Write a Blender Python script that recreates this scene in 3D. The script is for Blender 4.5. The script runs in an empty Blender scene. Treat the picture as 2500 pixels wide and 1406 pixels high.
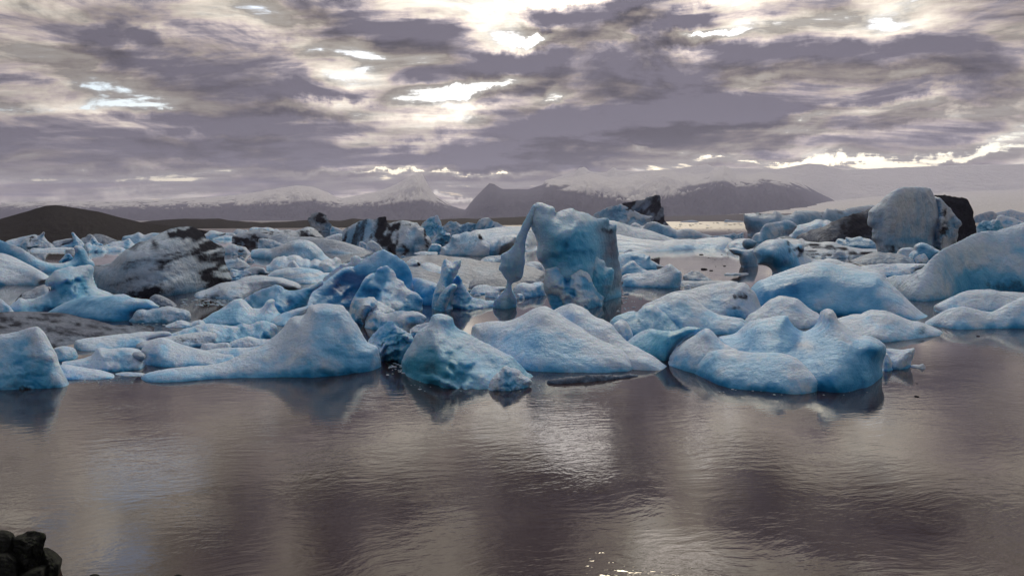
import bpy, math, random
import numpy as np
from mathutils import Vector

S = bpy.context.scene
COL = S.collection

# ------------------------------------------------------------------ camera
F_PX = 1962.0            # focal length in photo pixels (photo is 2500 x 1406)
CAM_H = 4.0              # eye height above the lagoon
PITCH = math.atan((703 - 537) / F_PX)
cam_d = bpy.data.cameras.new('camera')
cam = bpy.data.objects.new('camera', cam_d)
COL.objects.link(cam)
cam.location = (0, 0, CAM_H)
cam.rotation_euler = (math.pi / 2 - PITCH, 0, 0)
cam_d.sensor_width = 36.0
cam_d.lens = 36.0 * F_PX / 2500.0
cam_d.clip_start = 0.1
cam_d.clip_end = 60000
S.camera = cam

S.view_settings.view_transform = 'Standard'
S.view_settings.look = 'None'
S.view_settings.gamma = 1.0
S.view_settings.exposure = 0.82
S.view_settings.use_curve_mapping = False
S.render.engine = 'CYCLES'
S.cycles.use_denoising = True
S.cycles.max_bounces = 6
S.cycles.diffuse_bounces = 3
S.cycles.glossy_bounces = 4
S.cycles.transmission_bounces = 4
S.cycles.volume_bounces = 1
S.cycles.caustics_reflective = False
S.cycles.caustics_refractive = False

CP, SP = math.cos(PITCH), math.sin(PITCH)

def ray(px, py):
    """world direction of a photo pixel, scaled so that forward (y) = 1"""
    u = (np.asarray(px, float) - 1250.0) / F_PX
    v = (703.0 - np.asarray(py, float)) / F_PX
    y = CP + v * SP
    return u / y, (v * CP - SP) / y

def water_dist(py):
    _, rz = ray(1250.0, py)
    return CAM_H / np.maximum(-rz, 1e-4)

def az_el(px, py):
    rx, rz = ray(px, py)
    return float(np.arctan2(rx, 1.0)), float(np.arctan2(rz, np.hypot(rx, 1.0)))

# ------------------------------------------------------------------ node helpers
class NT:
    def __init__(self, tree):
        self.t = tree
    def node(self, kind, **props):
        n = self.t.nodes.new(kind)
        for k, v in props.items():
            setattr(n, k, v)
        return n
    def put(self, sock, val):
        if isinstance(val, bpy.types.NodeSocket):
            self.t.links.new(val, sock)
        elif val is not None:
            sock.default_value = val
    def math(self, op, a, b=None, c=None, clamp=False):
        n = self.node('ShaderNodeMath', operation=op, use_clamp=clamp)
        self.put(n.inputs[0], a)
        if b is not None: self.put(n.inputs[1], b)
        if c is not None: self.put(n.inputs[2], c)
        return n.outputs[0]
    def vmath(self, op, a, b=None, scale=None):
        n = self.node('ShaderNodeVectorMath', operation=op)
        self.put(n.inputs[0], a)
        if b is not None: self.put(n.inputs[1], b)
        if scale is not None: self.put(n.inputs['Scale'], scale)
        return n.outputs['Value'] if op in ('DOT_PRODUCT', 'LENGTH', 'DISTANCE') else n.outputs['Vector']
    def smooth(self, v, a, b, lo=0.0, hi=1.0):
        n = self.node('ShaderNodeMapRange', interpolation_type='SMOOTHSTEP')
        for i, q in enumerate((v, a, b, lo, hi)):
            self.put(n.inputs[i], q)
        return n.outputs[0]
    def lin(self, v, a, b, lo=0.0, hi=1.0, clamp=True):
        n = self.node('ShaderNodeMapRange', clamp=clamp)
        for i, q in enumerate((v, a, b, lo, hi)):
            self.put(n.inputs[i], q)
        return n.outputs[0]
    def mix(self, f, a, b, blend='MIX'):
        n = self.node('ShaderNodeMix', data_type='RGBA', blend_type=blend)
        self.put(n.inputs[0], f)
        self.put(n.inputs[6], (*a, 1) if isinstance(a, tuple) else a)
        self.put(n.inputs[7], (*b, 1) if isinstance(b, tuple) else b)
        return n.outputs[2]
    def noise(self, vec, scale, detail=4, rough=0.5, lac=2.0, dist=0.0, kind='FBM', dims='3D'):
        n = self.node('ShaderNodeTexNoise', noise_dimensions=dims, noise_type=kind)
        if kind in ('FBM',):
            n.normalize = True
        self.put(n.inputs['Vector'], vec)
        self.put(n.inputs['Scale'], scale)
        n.inputs['Detail'].default_value = detail
        n.inputs['Roughness'].default_value = rough
        n.inputs['Lacunarity'].default_value = lac
        n.inputs['Distortion'].default_value = dist
        return n.outputs['Fac']
    def comb(self, x, y, z):
        n = self.node('ShaderNodeCombineXYZ')
        for i, q in enumerate((x, y, z)):
            self.put(n.inputs[i], q)
        return n.outputs[0]
    def sep(self, v):
        n = self.node('ShaderNodeSeparateXYZ')
        self.put(n.inputs[0], v)
        return n.outputs
    def ramp(self, f, stops, interp='LINEAR'):
        n = self.node('ShaderNodeValToRGB')
        e = n.color_ramp.elements
        n.color_ramp.interpolation = interp
        while len(e) < len(stops):
            e.new(0.5)
        for el, (p, c) in zip(e, stops):
            el.position = p
            el.color = (*c, 1)
        self.put(n.inputs[0], f)
        return n.outputs[0]

# ------------------------------------------------------------------ sky and sun
SUN_AZ = math.radians(9.0)      # to the right of the view axis, hidden behind thin cloud
SUN_EL = math.radians(33.5)
SUN_DIR = Vector((math.sin(SUN_AZ) * math.cos(SUN_EL), math.cos(SUN_AZ) * math.cos(SUN_EL), math.sin(SUN_EL)))

# cloud masses: photo x, y, half width, half height, tilt in degrees (up to the right), thickness
CLOUDS = [
    (1540, 300, 370, 46, 6, .85), (1760, 285, 130, 36, 2, .35), (1290, 355, 190, 32, 14, .50),
    (1180, 160, 330, 30, 4, .38), (1560, 145, 360, 40, -2, .34), (2050, 128, 210, 28, -3, .36),
    (2330, 225, 260, 28, 6, .36), (2020, 225, 180, 22, 0, .26), (2380, 60, 160, 70, 0, .24),
    (430, 130, 210, 62, -18, .36), (640, 100, 150, 40, 0, .20), (500, 285, 120, 34, -4, .38),
    (140, 300, 240, 45, 4, .32), (720, 325, 260, 40, -4, .34), (1000, 385, 430, 28, 0, .36),
    (820, 225, 150, 17, 0, .42), (860, 40, 230, 45, -14, .34), (1010, 75, 110, 28, 0, .28), (120, 45, 190, 40, -8, .22),
    (300, 375, 420, 26, 0, .28), (130, 120, 150, 30, 0, .16), (2250, 330, 330, 24, 2, .26),
    (1345, 48, 75, 22, -6, .9), (1650, 58, 95, 22, 16, 1.0), (1545, 8, 100, 26, 8, 1.0), (1950, 15, 260, 28, -4, .36),
    (1420, 205, 200, 20, 4, .24), (1230, 225, 130, 14, 4, .22), (1190, 40, 90, 30, 0, .22),
    (1880, 330, 150, 30, 0, .14), (80, 225, 90, 24, 0, .2), (600, 215, 80, 40, 0, .14),
    (1520, 10, 330, 60, 0, -.32), (1230, 85, 90, 26, -18, -.30), (1640, 92, 160, 10, 2, -.55), (1330, 85, 90, 10, 12, -.5),
    (1080, 130, 150, 24, -24, -.30), (880, 130, 120, 20, -24, -.26), (1040, 300, 130, 40, 24, -.34), (1180, 200, 200, 16, 12, -.40),
    (1010, 330, 60, 20, 0, -.22), (1340, 262, 120, 16, 28, -.40), (740, 265, 180, 14, 0, -.40), (660, 70, 130, 22, -40, -.26),
    (2080, 85, 130, 34, 14, -.16), (1860, 192, 70, 10, 4, -.40), (1800, 222, 70, 7, 0, -.40), (2140, 188, 130, 12, 4, -.22),
    (2080, 275, 260, 10, 7, -.50), (2150, 388, 330, 11, 0, -.50), (1950, 400, 160, 7, 0, -.3), (2450, 350, 90, 16, 12, -.3),
    (1000, 421, 300, 5, 1, -.55), (1180, 415, 110, 7, 4, -.35), (230, 418, 170, 12, 2, -.36), (420, 362, 50, 10, -18, -.42), (560, 342, 90, 6, 0, -.34),
    (230, 190, 110, 34, -20, -.28), (80, 260, 130, 16, 4, -.30), (330, 250, 110, 16, 4, -.32), (330, 20, 90, 20, -30, -.14), (40, 20, 60, 18, 0, -.26),
    (370, 75, 80, 10, -8, -.2), (1570, 345, 22, 6, 0, -.5), (1455, 385, 50, 8, -18, -.36), (1010, 372, 22, 7, 0, -.4), (860, 345, 50, 10, 0, -.36),
    (1740, 345, 160, 14, 0, -.16), (1985, 345, 200, 10, 4, -.22), (900, 105, 60, 14, -16, -.25),
]

# higher cloud that the photograph shows only as its mirror image in the lagoon (photo x, y of the reflection)
CLOUDS_MIRRORED = [
    (1430, 1080, 90, 50, 0, -.42), (1725, 1050, 70, 34, 0, -.30), (2050, 1120, 190, 80, 0, -.30), (1640, 1340, 120, 90, 0, -.46),
    (1260, 1290, 130, 40, 0, -.30), (620, 1130, 330, 80, 0, -.22), (330, 1330, 70, 110, 0, -.26), (1000, 1390, 120, 50, 0, -.26),
    (1130, 1225, 260, 44, 4, .46), (410, 1260, 70, 60, 0, .36), (590, 1270, 70, 110, 0, .40), (1330, 1340, 110, 80, 0, .46), (1760, 1190, 210, 60, 0, .34),
    (2200, 1330, 330, 70, 0, .34), (840, 1300, 60, 90, 0, .36), (90, 1180, 130, 110, 0, .24), (1560, 1180, 120, 50, 0, .28),
]

def build_world():
    w = bpy.data.worlds.new('World')
    S.world = w
    w.use_nodes = True
    w.node_tree.nodes.clear()
    N = NT(w.node_tree)
    # cloud field as a node group: direction -> thickness
    g = bpy.data.node_groups.new('cloud_field', 'ShaderNodeTree')
    g.interface.new_socket('Vector', in_out='INPUT', socket_type='NodeSocketVector')
    g.interface.new_socket('Thickness', in_out='OUTPUT', socket_type='NodeSocketFloat')
    G = NT(g)
    gi, go = G.node('NodeGroupInput'), G.node('NodeGroupOutput')
    d = G.vmath('NORMALIZE', gi.outputs[0])
    x, y, z = G.sep(d)
    zc = G.math('ABSOLUTE', z)
    k = G.math('DIVIDE', 1.0, G.math('ADD', zc, 0.085))
    P = G.comb(G.math('MULTIPLY', G.math('MULTIPLY', x, k), 0.42), G.math('MULTIPLY', y, k), 0.0)
    wn = G.node('ShaderNodeTexNoise', noise_dimensions='3D')
    G.put(wn.inputs['Vector'], P); wn.inputs['Scale'].default_value = 0.9; wn.inputs['Detail'].default_value = 3
    warp = G.vmath('SCALE', G.vmath('SUBTRACT', wn.outputs['Color'], (0.5, 0.5, 0.5)), scale=0.9)
    Pw = G.vmath('ADD', P, warp)
    n1 = G.noise(Pw, 0.75, 3, 0.5)
    n2 = G.noise(Pw, 2.1, 9, 0.60)
    # fluffy small structure lives in angles, so that it does not smear at the horizon
    az = G.math('ARCTAN2', x, y)
    el = G.math('ARCSINE', z)
    wa = G.noise(d, 9.0, 8, 0.66)
    wb = G.noise(G.vmath('ADD', d, (3.1, 1.7, 5.2)), 9.0, 8, 0.66)
    az2 = G.math('ADD', az, G.math('MULTIPLY', G.math('SUBTRACT', wa, 0.5), 0.16))
    el2 = G.math('ADD', el, G.math('MULTIPLY', G.math('SUBTRACT', wb, 0.5), 0.075))
    n3 = G.noise(G.comb(G.math('MULTIPLY', az, 7.0), G.math('MULTIPLY', el, 24.0), 0.0), 1.0, 9, 0.62, dist=0.6)
    total = G.math('ADD', G.math('MULTIPLY', n1, 0.45), G.math('ADD', G.math('MULTIPLY', n2, 0.74), G.math('MULTIPLY', n3, 0.82)))
    blobs = 0.0
    for n_, (cx, cy, rx, ry, rot, amp) in enumerate(CLOUDS + CLOUDS_MIRRORED):
        a0, e0 = az_el(cx, cy)
        e0 = e0 if n_ < len(CLOUDS) else -e0
        r = math.radians(rot)
        c, s = math.cos(r), math.sin(r)
        da = G.math('SUBTRACT', az2, a0); de = G.math('SUBTRACT', el2, e0)
        p = G.math('MULTIPLY_ADD', da, c * F_PX / rx, G.math('MULTIPLY', de, s * F_PX / rx))
        q = G.math('MULTIPLY_ADD', da, -s * F_PX / ry, G.math('MULTIPLY', de, c * F_PX / ry))
        r2 = G.math('MULTIPLY_ADD', p, p, G.math('MULTIPLY', q, q))
        f = G.math('POWER', 2.0, G.math('MULTIPLY', r2, -1.0))
        blobs = G.math('MULTIPLY_ADD', f, amp * (0.52 if amp > 0 else 0.44), blobs)
    total = G.math('MULTIPLY_ADD', blobs, G.lin(n3, 0.3, 0.7, 0.45, 1.45), total)
    G.put(go.inputs[0], total)

    tc = N.node('ShaderNodeTexCoord')
    dirv = N.vmath('NORMALIZE', tc.outputs['Generated'])
    def field(vec):
        n = N.node('ShaderNodeGroup'); n.node_tree = g
        N.put(n.inputs[0], vec)
        return n.outputs[0]
    dens = field(dirv)
    dens_s = field(N.vmath('ADD', dirv, N.vmath('SCALE', N.vmath('SUBTRACT', tuple(SUN_DIR), dirv), scale=0.055)))
    cosang = N.vmath('DOT_PRODUCT', dirv, tuple(SUN_DIR))
    ang = N.math('ARCCOSINE', N.math('MINIMUM', cosang, 0.99999))
    glow = N.math('POWER', 2.718, N.math('MULTIPLY', N.math('MULTIPLY', ang, ang), -2.2))      # wide forward scatter
    core = N.math('POWER', 2.718, N.math('MULTIPLY', N.math('MULTIPLY', ang, ang), -55.0))     # thin cloud round the sun

    sky = N.node('ShaderNodeTexSky', sky_type='NISHITA')
    sky.sun_disc = False
    sky.sun_elevation = SUN_EL
    sky.sun_rotation = SUN_AZ
    sky.air_density = 1.0
    sky.dust_density = 1.5
    clear = N.mix(1.0, sky.outputs['Color'], SKY_TINT, 'MULTIPLY')

    t = N.lin(dens, CL0, CL1, clamp=False)                       # 0 clear, 1 thickest
    body = N.ramp(t, [(0.0, (6.7, 6.3, 5.6)), (0.16, (5.9, 5.35, 4.5)), (0.34, (4.3, 3.75, 3.15)), (0.52, (2.75, 2.32, 2.15)), (0.74, (1.22, 1.09, 1.20)), (1.0, (0.50, 0.46, 0.58))])
    # self shading: brighter where the cloud thins out towards the sun
    lit = N.lin(N.math('SUBTRACT', dens, dens_s), -0.15, 0.15, 0.40, 1.75)
    body = N.mix(1.0, body, N.comb(lit, lit, lit), 'MULTIPLY')
    gl = N.math('MULTIPLY_ADD', glow, GLOW_W, N.math('MULTIPLY_ADD', core, GLOW_C, GLOW_0))
    body = N.mix(1.0, body, N.comb(gl, gl, N.math('MULTIPLY', gl, 1.0)), 'MULTIPLY')
    cover = N.smooth(t, -0.22, 0.02)
    colr = N.mix(cover, clear, body)
    bg = N.node('ShaderNodeBackground')
    N.put(bg.inputs['Color'], colr)
    bg.inputs['Strength'].default_value = SKY_STRENGTH
    out = N.node('ShaderNodeOutputWorld')
    N.put(out.inputs['Surface'], bg.outputs[0])
    w.cycles.sampling_method = 'MANUAL'
    w.cycles.sample_map_resolution = 1024

SKY_STRENGTH = 0.09
SKY_TINT = (1.0, 1.0, 1.0)
CL0, CL1 = 0.895, 1.225
GLOW_W, GLOW_C, GLOW_0 = 0.90, 0.45, 0.55
build_world()

sun_d = bpy.data.lights.new('sun', 'SUN')
sun_d.energy = 1.0
sun_d.angle = math.radians(12)
sun_d.color = (1.0, 0.87, 0.64)
sun = bpy.data.objects.new('sun', sun_d)
COL.objects.link(sun)
sun.rotation_euler = SUN_DIR.to_track_quat('Z', 'Y').to_euler()
sun.location = (0, 0, 60)

# ------------------------------------------------------------------ numpy noise
def _hash(ix, iy, iz, seed):
    h = (ix.astype(np.int64) * 374761393 + iy.astype(np.int64) * 668265263 + iz.astype(np.int64) * 2147483647 + seed * 1274126177) & 0xffffffff
    h = ((h ^ (h >> 13)) * 1274126177) & 0xffffffff
    h = ((h ^ (h >> 16)) * 2246822519) & 0xffffffff
    return ((h ^ (h >> 15)) & 0xffffff) / float(0xffffff)

def vnoise(p, seed=0):
    """smooth value noise in -1..1 at points p (N,3)"""
    i = np.floor(p).astype(np.int64)
    f = p - i
    f = f * f * f * (f * (f * 6 - 15) + 10)
    r = 0
    for dx in (0, 1):
        wx = f[:, 0] if dx else 1 - f[:, 0]
        for dy in (0, 1):
            wy = f[:, 1] if dy else 1 - f[:, 1]
            for dz in (0, 1):
                wz = f[:, 2] if dz else 1 - f[:, 2]
                r = r + wx * wy * wz * _hash(i[:, 0] + dx, i[:, 1] + dy, i[:, 2] + dz, seed)
    return r * 2 - 1

def fbm(p, octaves=4, seed=0, gain=0.5, ridged=False):
    a, s, tot = 1.0, 0.0, 0.0
    q = np.array(p, float)
    for o in range(octaves):
        n = vnoise(q, seed + o * 17)
        if ridged:
            n = 1 - 2 * np.abs(n) * 1.4
        s = s + a * n
        tot += a
        a *= gain
        q = q * 2.03 + 11.7
    return s / tot

def sstep(a, b, x):
    t = np.clip((x - a) / (b - a), 0, 1)
    return t * t * (3 - 2 * t)

# ------------------------------------------------------------------ object helpers
def tag(o, label=None, cat=None, group=None, kind=None):
    if label: o['label'] = label
    if cat: o['category'] = cat
    if group: o['group'] = group
    if kind: o['kind'] = kind
    return o

def link_mesh(name, verts, faces, mat, parent=None, origin=None, attrs=None, smooth=True):
    verts = np.asarray(verts, float)
    if origin is None:
        origin = np.zeros(3)
    me = bpy.data.meshes.new(name)
    me.from_pydata((verts - origin).tolist(), [], [list(f) for f in faces])
    if attrs:
        for k, v in attrs.items():
            at = me.attributes.new(k, 'FLOAT', 'POINT')
            at.data.foreach_set('value', np.asarray(v, np.float32))
    if smooth:
        me.polygons.foreach_set('use_smooth', np.ones(len(me.polygons), bool))
    me.materials.append(mat)
    me.update()
    o = bpy.data.objects.new(name, me)
    COL.objects.link(o)
    if parent is not None:
        o.parent = parent
        o.location = Vector(origin) - parent.location
    else:
        o.location = Vector(origin)
    return o

def new_mat(name):
    m = bpy.data.materials.new(name)
    m.use_nodes = True
    m.node_tree.nodes.clear()
    N = NT(m.node_tree)
    out = N.node('ShaderNodeOutputMaterial')
    b = N.node('ShaderNodeBsdfPrincipled')
    N.put(out.inputs['Surface'], b.outputs[0])
    return m, N, b

def attr(N, name):
    n = N.node('ShaderNodeAttribute')
    n.attribute_name = name
    return n.outputs['Fac']

# ------------------------------------------------------------------ materials
def make_water():
    m, N, b = new_mat('lagoon_water')
    geo = N.node('ShaderNodeNewGeometry')
    pos = geo.outputs['Position']
    px, py, pz = N.sep(pos)
    # wind direction slightly askew: crests run mostly across the view
    rot = N.node('ShaderNodeVectorRotate', rotation_type='Z_AXIS')
    N.put(rot.inputs['Vector'], pos); rot.inputs['Angle'].default_value = math.radians(-14)
    q = N.vmath('MULTIPLY', rot.outputs[0], (0.55, 1.25, 1.0))
    warp = N.node('ShaderNodeTexNoise'); N.put(warp.inputs['Vector'], pos); warp.inputs['Scale'].default_value = 0.45; warp.inputs['Detail'].default_value = 2
    q = N.vmath('ADD', q, N.vmath('SCALE', warp.outputs['Color'], scale=1.4))
    r1 = N.noise(q, 5.5, 3, 0.5)
    r2 = N.noise(q, 15.0, 3, 0.55)
    r3 = N.noise(N.vmath('MULTIPLY', pos, (0.7, 1.0, 1.0)), 1.1, 2, 0.5)
    gust = N.smooth(N.noise(N.vmath('MULTIPLY', pos, (0.6, 1.0, 1.0)), 0.20, 3, 0.55), 0.38, 0.66, 0.45, 1.0)
    h = N.math('MULTIPLY_ADD', r1, 0.050, N.math('MULTIPLY_ADD', r2, 0.013, N.math('MULTIPLY', r3, 0.06)))
    bump = N.node('ShaderNodeBump')
    N.put(bump.inputs['Height'], h)
    # ice slush keeps the water between the floes calm
    far = N.math('ADD', N.smooth(py, 14.0, 30.0, 1.0, 0.25), 0.0)
    N.put(bump.inputs['Strength'], N.math('MULTIPLY', N.math('MULTIPLY', gust, far), WATER_BUMP))
    bump.inputs['Distance'].default_value = 1.0
    N.put(b.inputs['Normal'], bump.outputs[0])
    b.inputs['Base Color'].default_value = (0.030, 0.020, 0.021, 1)
    N.put(b.inputs['Roughness'], N.smooth(py, 160.0, 450.0, 0.022, 0.34))
    b.inputs['IOR'].default_value = 1.45
    return m

def make_ice():
    """one ice for all bergs: attributes say how blue, how dirty or shaded and how grey a spot is"""
    m, N, b = new_mat('glacier_ice')
    tc = N.node('ShaderNodeTexCoord')
    geo = N.node('ShaderNodeNewGeometry')
    pos = geo.outputs['Position']
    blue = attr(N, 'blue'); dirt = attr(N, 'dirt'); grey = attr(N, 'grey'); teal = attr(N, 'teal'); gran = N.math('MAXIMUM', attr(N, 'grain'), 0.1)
    gpos = N.vmath('SCALE', pos, scale=gran)
    mott = N.noise(gpos, 2.2, 5, 0.6)
    fine = N.noise(gpos, 14.0, 5, 0.65)
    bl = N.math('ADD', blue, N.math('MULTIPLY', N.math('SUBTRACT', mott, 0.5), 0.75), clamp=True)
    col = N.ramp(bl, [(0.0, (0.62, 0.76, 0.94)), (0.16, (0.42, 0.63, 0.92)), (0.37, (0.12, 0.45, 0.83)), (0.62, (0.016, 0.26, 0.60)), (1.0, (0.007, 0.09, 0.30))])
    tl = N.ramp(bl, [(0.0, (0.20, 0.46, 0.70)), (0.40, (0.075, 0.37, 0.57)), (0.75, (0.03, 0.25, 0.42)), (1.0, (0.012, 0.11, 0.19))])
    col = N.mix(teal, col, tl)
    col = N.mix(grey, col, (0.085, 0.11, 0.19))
    # weathered snow crust on what faces up
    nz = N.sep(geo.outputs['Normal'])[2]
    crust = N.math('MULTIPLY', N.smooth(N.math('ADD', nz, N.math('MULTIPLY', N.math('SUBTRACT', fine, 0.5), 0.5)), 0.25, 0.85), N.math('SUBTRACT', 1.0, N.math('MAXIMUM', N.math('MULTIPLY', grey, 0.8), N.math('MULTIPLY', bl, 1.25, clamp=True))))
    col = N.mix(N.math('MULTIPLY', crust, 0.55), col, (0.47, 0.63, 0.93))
    col = N.mix(N.lin(fine, 0.3, 0.7, 0.0, 0.25), col, N.mix(1.0, col, (0.62, 0.68, 0.78), 'MULTIPLY'))
    dm = N.smooth(N.math('ADD', dirt, N.math('MULTIPLY', N.math('SUBTRACT', N.noise(gpos, 9.0, 6, 0.7), 0.5), 0.7)), 0.22, 0.85)
    ash = N.mix(N.noise(pos, 9.0, 4, 0.6), (0.008, 0.010, 0.017), (0.032, 0.036, 0.056))
    col = N.mix(dm, col, ash)  # ash tone, also used for painted shade in hollows
    N.put(b.inputs['Base Color'], col)
    N.put(b.inputs['Roughness'], N.math('MULTIPLY_ADD', dm, 0.35, N.lin(bl, 0.0, 0.8, 0.58, 0.40)))
    b.inputs['IOR'].default_value = 1.31
    N.put(b.inputs['Specular IOR Level'], N.math('MULTIPLY_ADD', dm, -0.32, 0.35))
    b.subsurface_method = 'RANDOM_WALK'
    N.put(b.inputs['Subsurface Weight'], N.math('MULTIPLY', N.math('SUBTRACT', 1.0, N.math('MAXIMUM', dm, N.math('MULTIPLY', grey, 0.8))), N.lin(attr(N, 'glow'), 0.0, 1.0, ICE_SSS, 0.9)))
    b.inputs['Subsurface Radius'].default_value = (0.10, 0.42, 0.80)
    N.put(b.inputs['Subsurface Scale'], N.lin(attr(N, 'glow'), 0.0, 1.0, 0.13, 0.5))
    # granular melting surface
    vor = N.node('ShaderNodeTexVoronoi', feature='SMOOTH_F1'); wv = N.node('ShaderNodeTexNoise'); N.put(wv.inputs['Vector'], gpos); wv.inputs['Scale'].default_value = 1.6; wv.inputs['Detail'].default_value = 3
    N.put(vor.inputs['Vector'], N.vmath('ADD', gpos, N.vmath('SCALE', wv.outputs['Color'], scale=0.9)))
    vor.inputs['Scale'].default_value = 3.2
    vor.inputs['Smoothness'].default_value = 0.6
    h = N.math('MULTIPLY_ADD', fine, 0.055, N.math('MULTIPLY_ADD', N.noise(gpos, 46.0, 3, 0.6), 0.022, N.math('MULTIPLY_ADD', mott, 0.15, N.math('MULTIPLY', vor.outputs['Distance'], 0.05))))
    bump = N.node('ShaderNodeBump')
    N.put(bump.inputs['Height'], h)
    N.put(bump.inputs['Strength'], N.lin(bl, 0.1, 0.7, 1.0, 0.35))
    N.put(bump.inputs['Distance'], N.math('DIVIDE', 1.0, gran))
    N.put(b.inputs['Normal'], bump.outputs[0])
    return m

def make_rock(name, dark, light, moss=None, scale=3.0):
    m, N, b = new_mat(name)
    geo = N.node('ShaderNodeNewGeometry'); pos = geo.outputs['Position']
    n = N.noise(pos, scale, 6, 0.65)
    col = N.mix(n, dark, light)
    if moss:
        col = N.mix(N.smooth(N.noise(pos, scale * 1.7, 5, 0.7), 0.52, 0.66), col, moss)
    N.put(b.inputs['Base Color'], col)
    b.inputs['Roughness'].default_value = 0.85
    b.inputs['Specular IOR Level'].default_value = 0.05
    bump = N.node('ShaderNodeBump'); N.put(bump.inputs['Height'], N.noise(pos, scale * 4, 6, 0.7)); bump.inputs['Strength'].default_value = 0.6; bump.inputs['Distance'].default_value = 0.3 / scale
    N.put(b.inputs['Normal'], bump.outputs[0])
    return m

def make_mountain():
    m, N, b = new_mat('mountain_rock_and_snow')
    geo = N.node('ShaderNodeNewGeometry'); pos = geo.outputs['Position']
    snow = attr(N, 'snow')
    n = N.noise(pos, 0.010, 8, 0.68)
    col = N.mix(n, (0.016, 0.019, 0.034), (0.055, 0.062, 0.10))
    s = N.smooth(N.math('ADD', snow, N.math('MULTIPLY', N.math('SUBTRACT', N.noise(N.vmath('MULTIPLY', pos, (1.0, 0.5, 0.8)), 0.02, 6, 0.7), 0.5), 0.7)), 0.30, 0.78)
    col = N.mix(s, col, (0.80, 0.82, 0.86))
    N.put(b.inputs['Base Color'], col)
    b.inputs['Roughness'].default_value = 0.9
    b.inputs['Specular IOR Level'].default_value = 0.03
    bump = N.node('ShaderNodeBump'); N.put(bump.inputs['Height'], N.noise(pos, 0.02, 8, 0.7)); bump.inputs['Strength'].default_value = 1.0; bump.inputs['Distance'].default_value = 40
    N.put(b.inputs['Normal'], bump.outputs[0])
    return m

WATER_BUMP = 0.105
ICE_SSS = 0.3
M_WATER = make_water()
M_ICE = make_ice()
M_MOUNT = make_mountain()
M_MORAINE = make_rock('moraine_gravel', (0.005, 0.005, 0.008), (0.017, 0.0155, 0.023), scale=0.12)
M_BOULDER = make_rock('mossy_boulder', (0.006, 0.007, 0.008), (0.030, 0.033, 0.036), moss=(0.036, 0.048, 0.028), scale=14.0)

# ------------------------------------------------------------------ polylines
FRAMES = {'P': (0, 0, 1.0), 'A': (0, 480, 2.8125), 'B': (420, 480, 2.8125), 'C': (860, 480, 2.8125), 'D': (1300, 480, 2.8125),
          'E': (1740, 440, 2.6039), 'F': (0, 530, 5.625), 'G': (320, 500, 4.734), 'H': (660, 500, 5.952), 'I': (1020, 500, 6.391),
          'J': (1440, 460, 5.407), 'K': (1780, 480, 5.858), 'L': (2080, 440, 5.857), 'R': (0, 1250, 9.012)}

def pts(fr, s):
    x0, y0, k = FRAMES[fr]
    a = np.array([[float(c) for c in t.split(',')] for t in s.split()])
    return a / k + np.array([x0, y0])

def soften(p, n=6):
    """Catmull-Rom through the traced points"""
    if len(p) < 3:
        return p
    q = np.vstack([2 * p[0] - p[1], p, 2 * p[-1] - p[-2]])
    out = []
    for i in range(1, len(q) - 2):
        a, b_, c, d = q[i - 1], q[i], q[i + 1], q[i + 2]
        for t in np.linspace(0, 1, n, endpoint=False):
            out.append(0.5 * (2 * b_ + (c - a) * t + (2 * a - 5 * b_ + 4 * c - d) * t * t + (3 * b_ - a - 3 * c + d) * t ** 3))
    out.append(p[-1])
    return np.array(out)

def roughen(p, step, amp, rng):
    """resample at step and push points sideways by a few octaves of noise"""
    seg = np.hypot(*np.diff(p, axis=0).T)
    L = np.concatenate([[0], np.cumsum(seg)])
    n = max(3, int(L[-1] / step) + 1)
    s = np.linspace(0, L[-1], n)
    q = np.stack([np.interp(s, L, p[:, 0]), np.interp(s, L, p[:, 1])], 1)
    t = np.gradient(q, axis=0)
    t /= np.maximum(np.hypot(t[:, 0], t[:, 1]), 1e-6)[:, None]
    nrm = np.stack([-t[:, 1], t[:, 0]], 1)
    off = 0
    sd = rng.integers(1, 9999)
    for k, w in ((34, 1.0), (14, 0.7), (6, 0.5), (3, 0.3)):
        off = off + w * vnoise(np.stack([s / k, np.full(n, sd * 0.37), np.zeros(n)], 1), sd)
    env = np.minimum(1, np.minimum(s, L[-1] - s) / 8)
    return q + nrm * (off * amp * env)[:, None]

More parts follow.
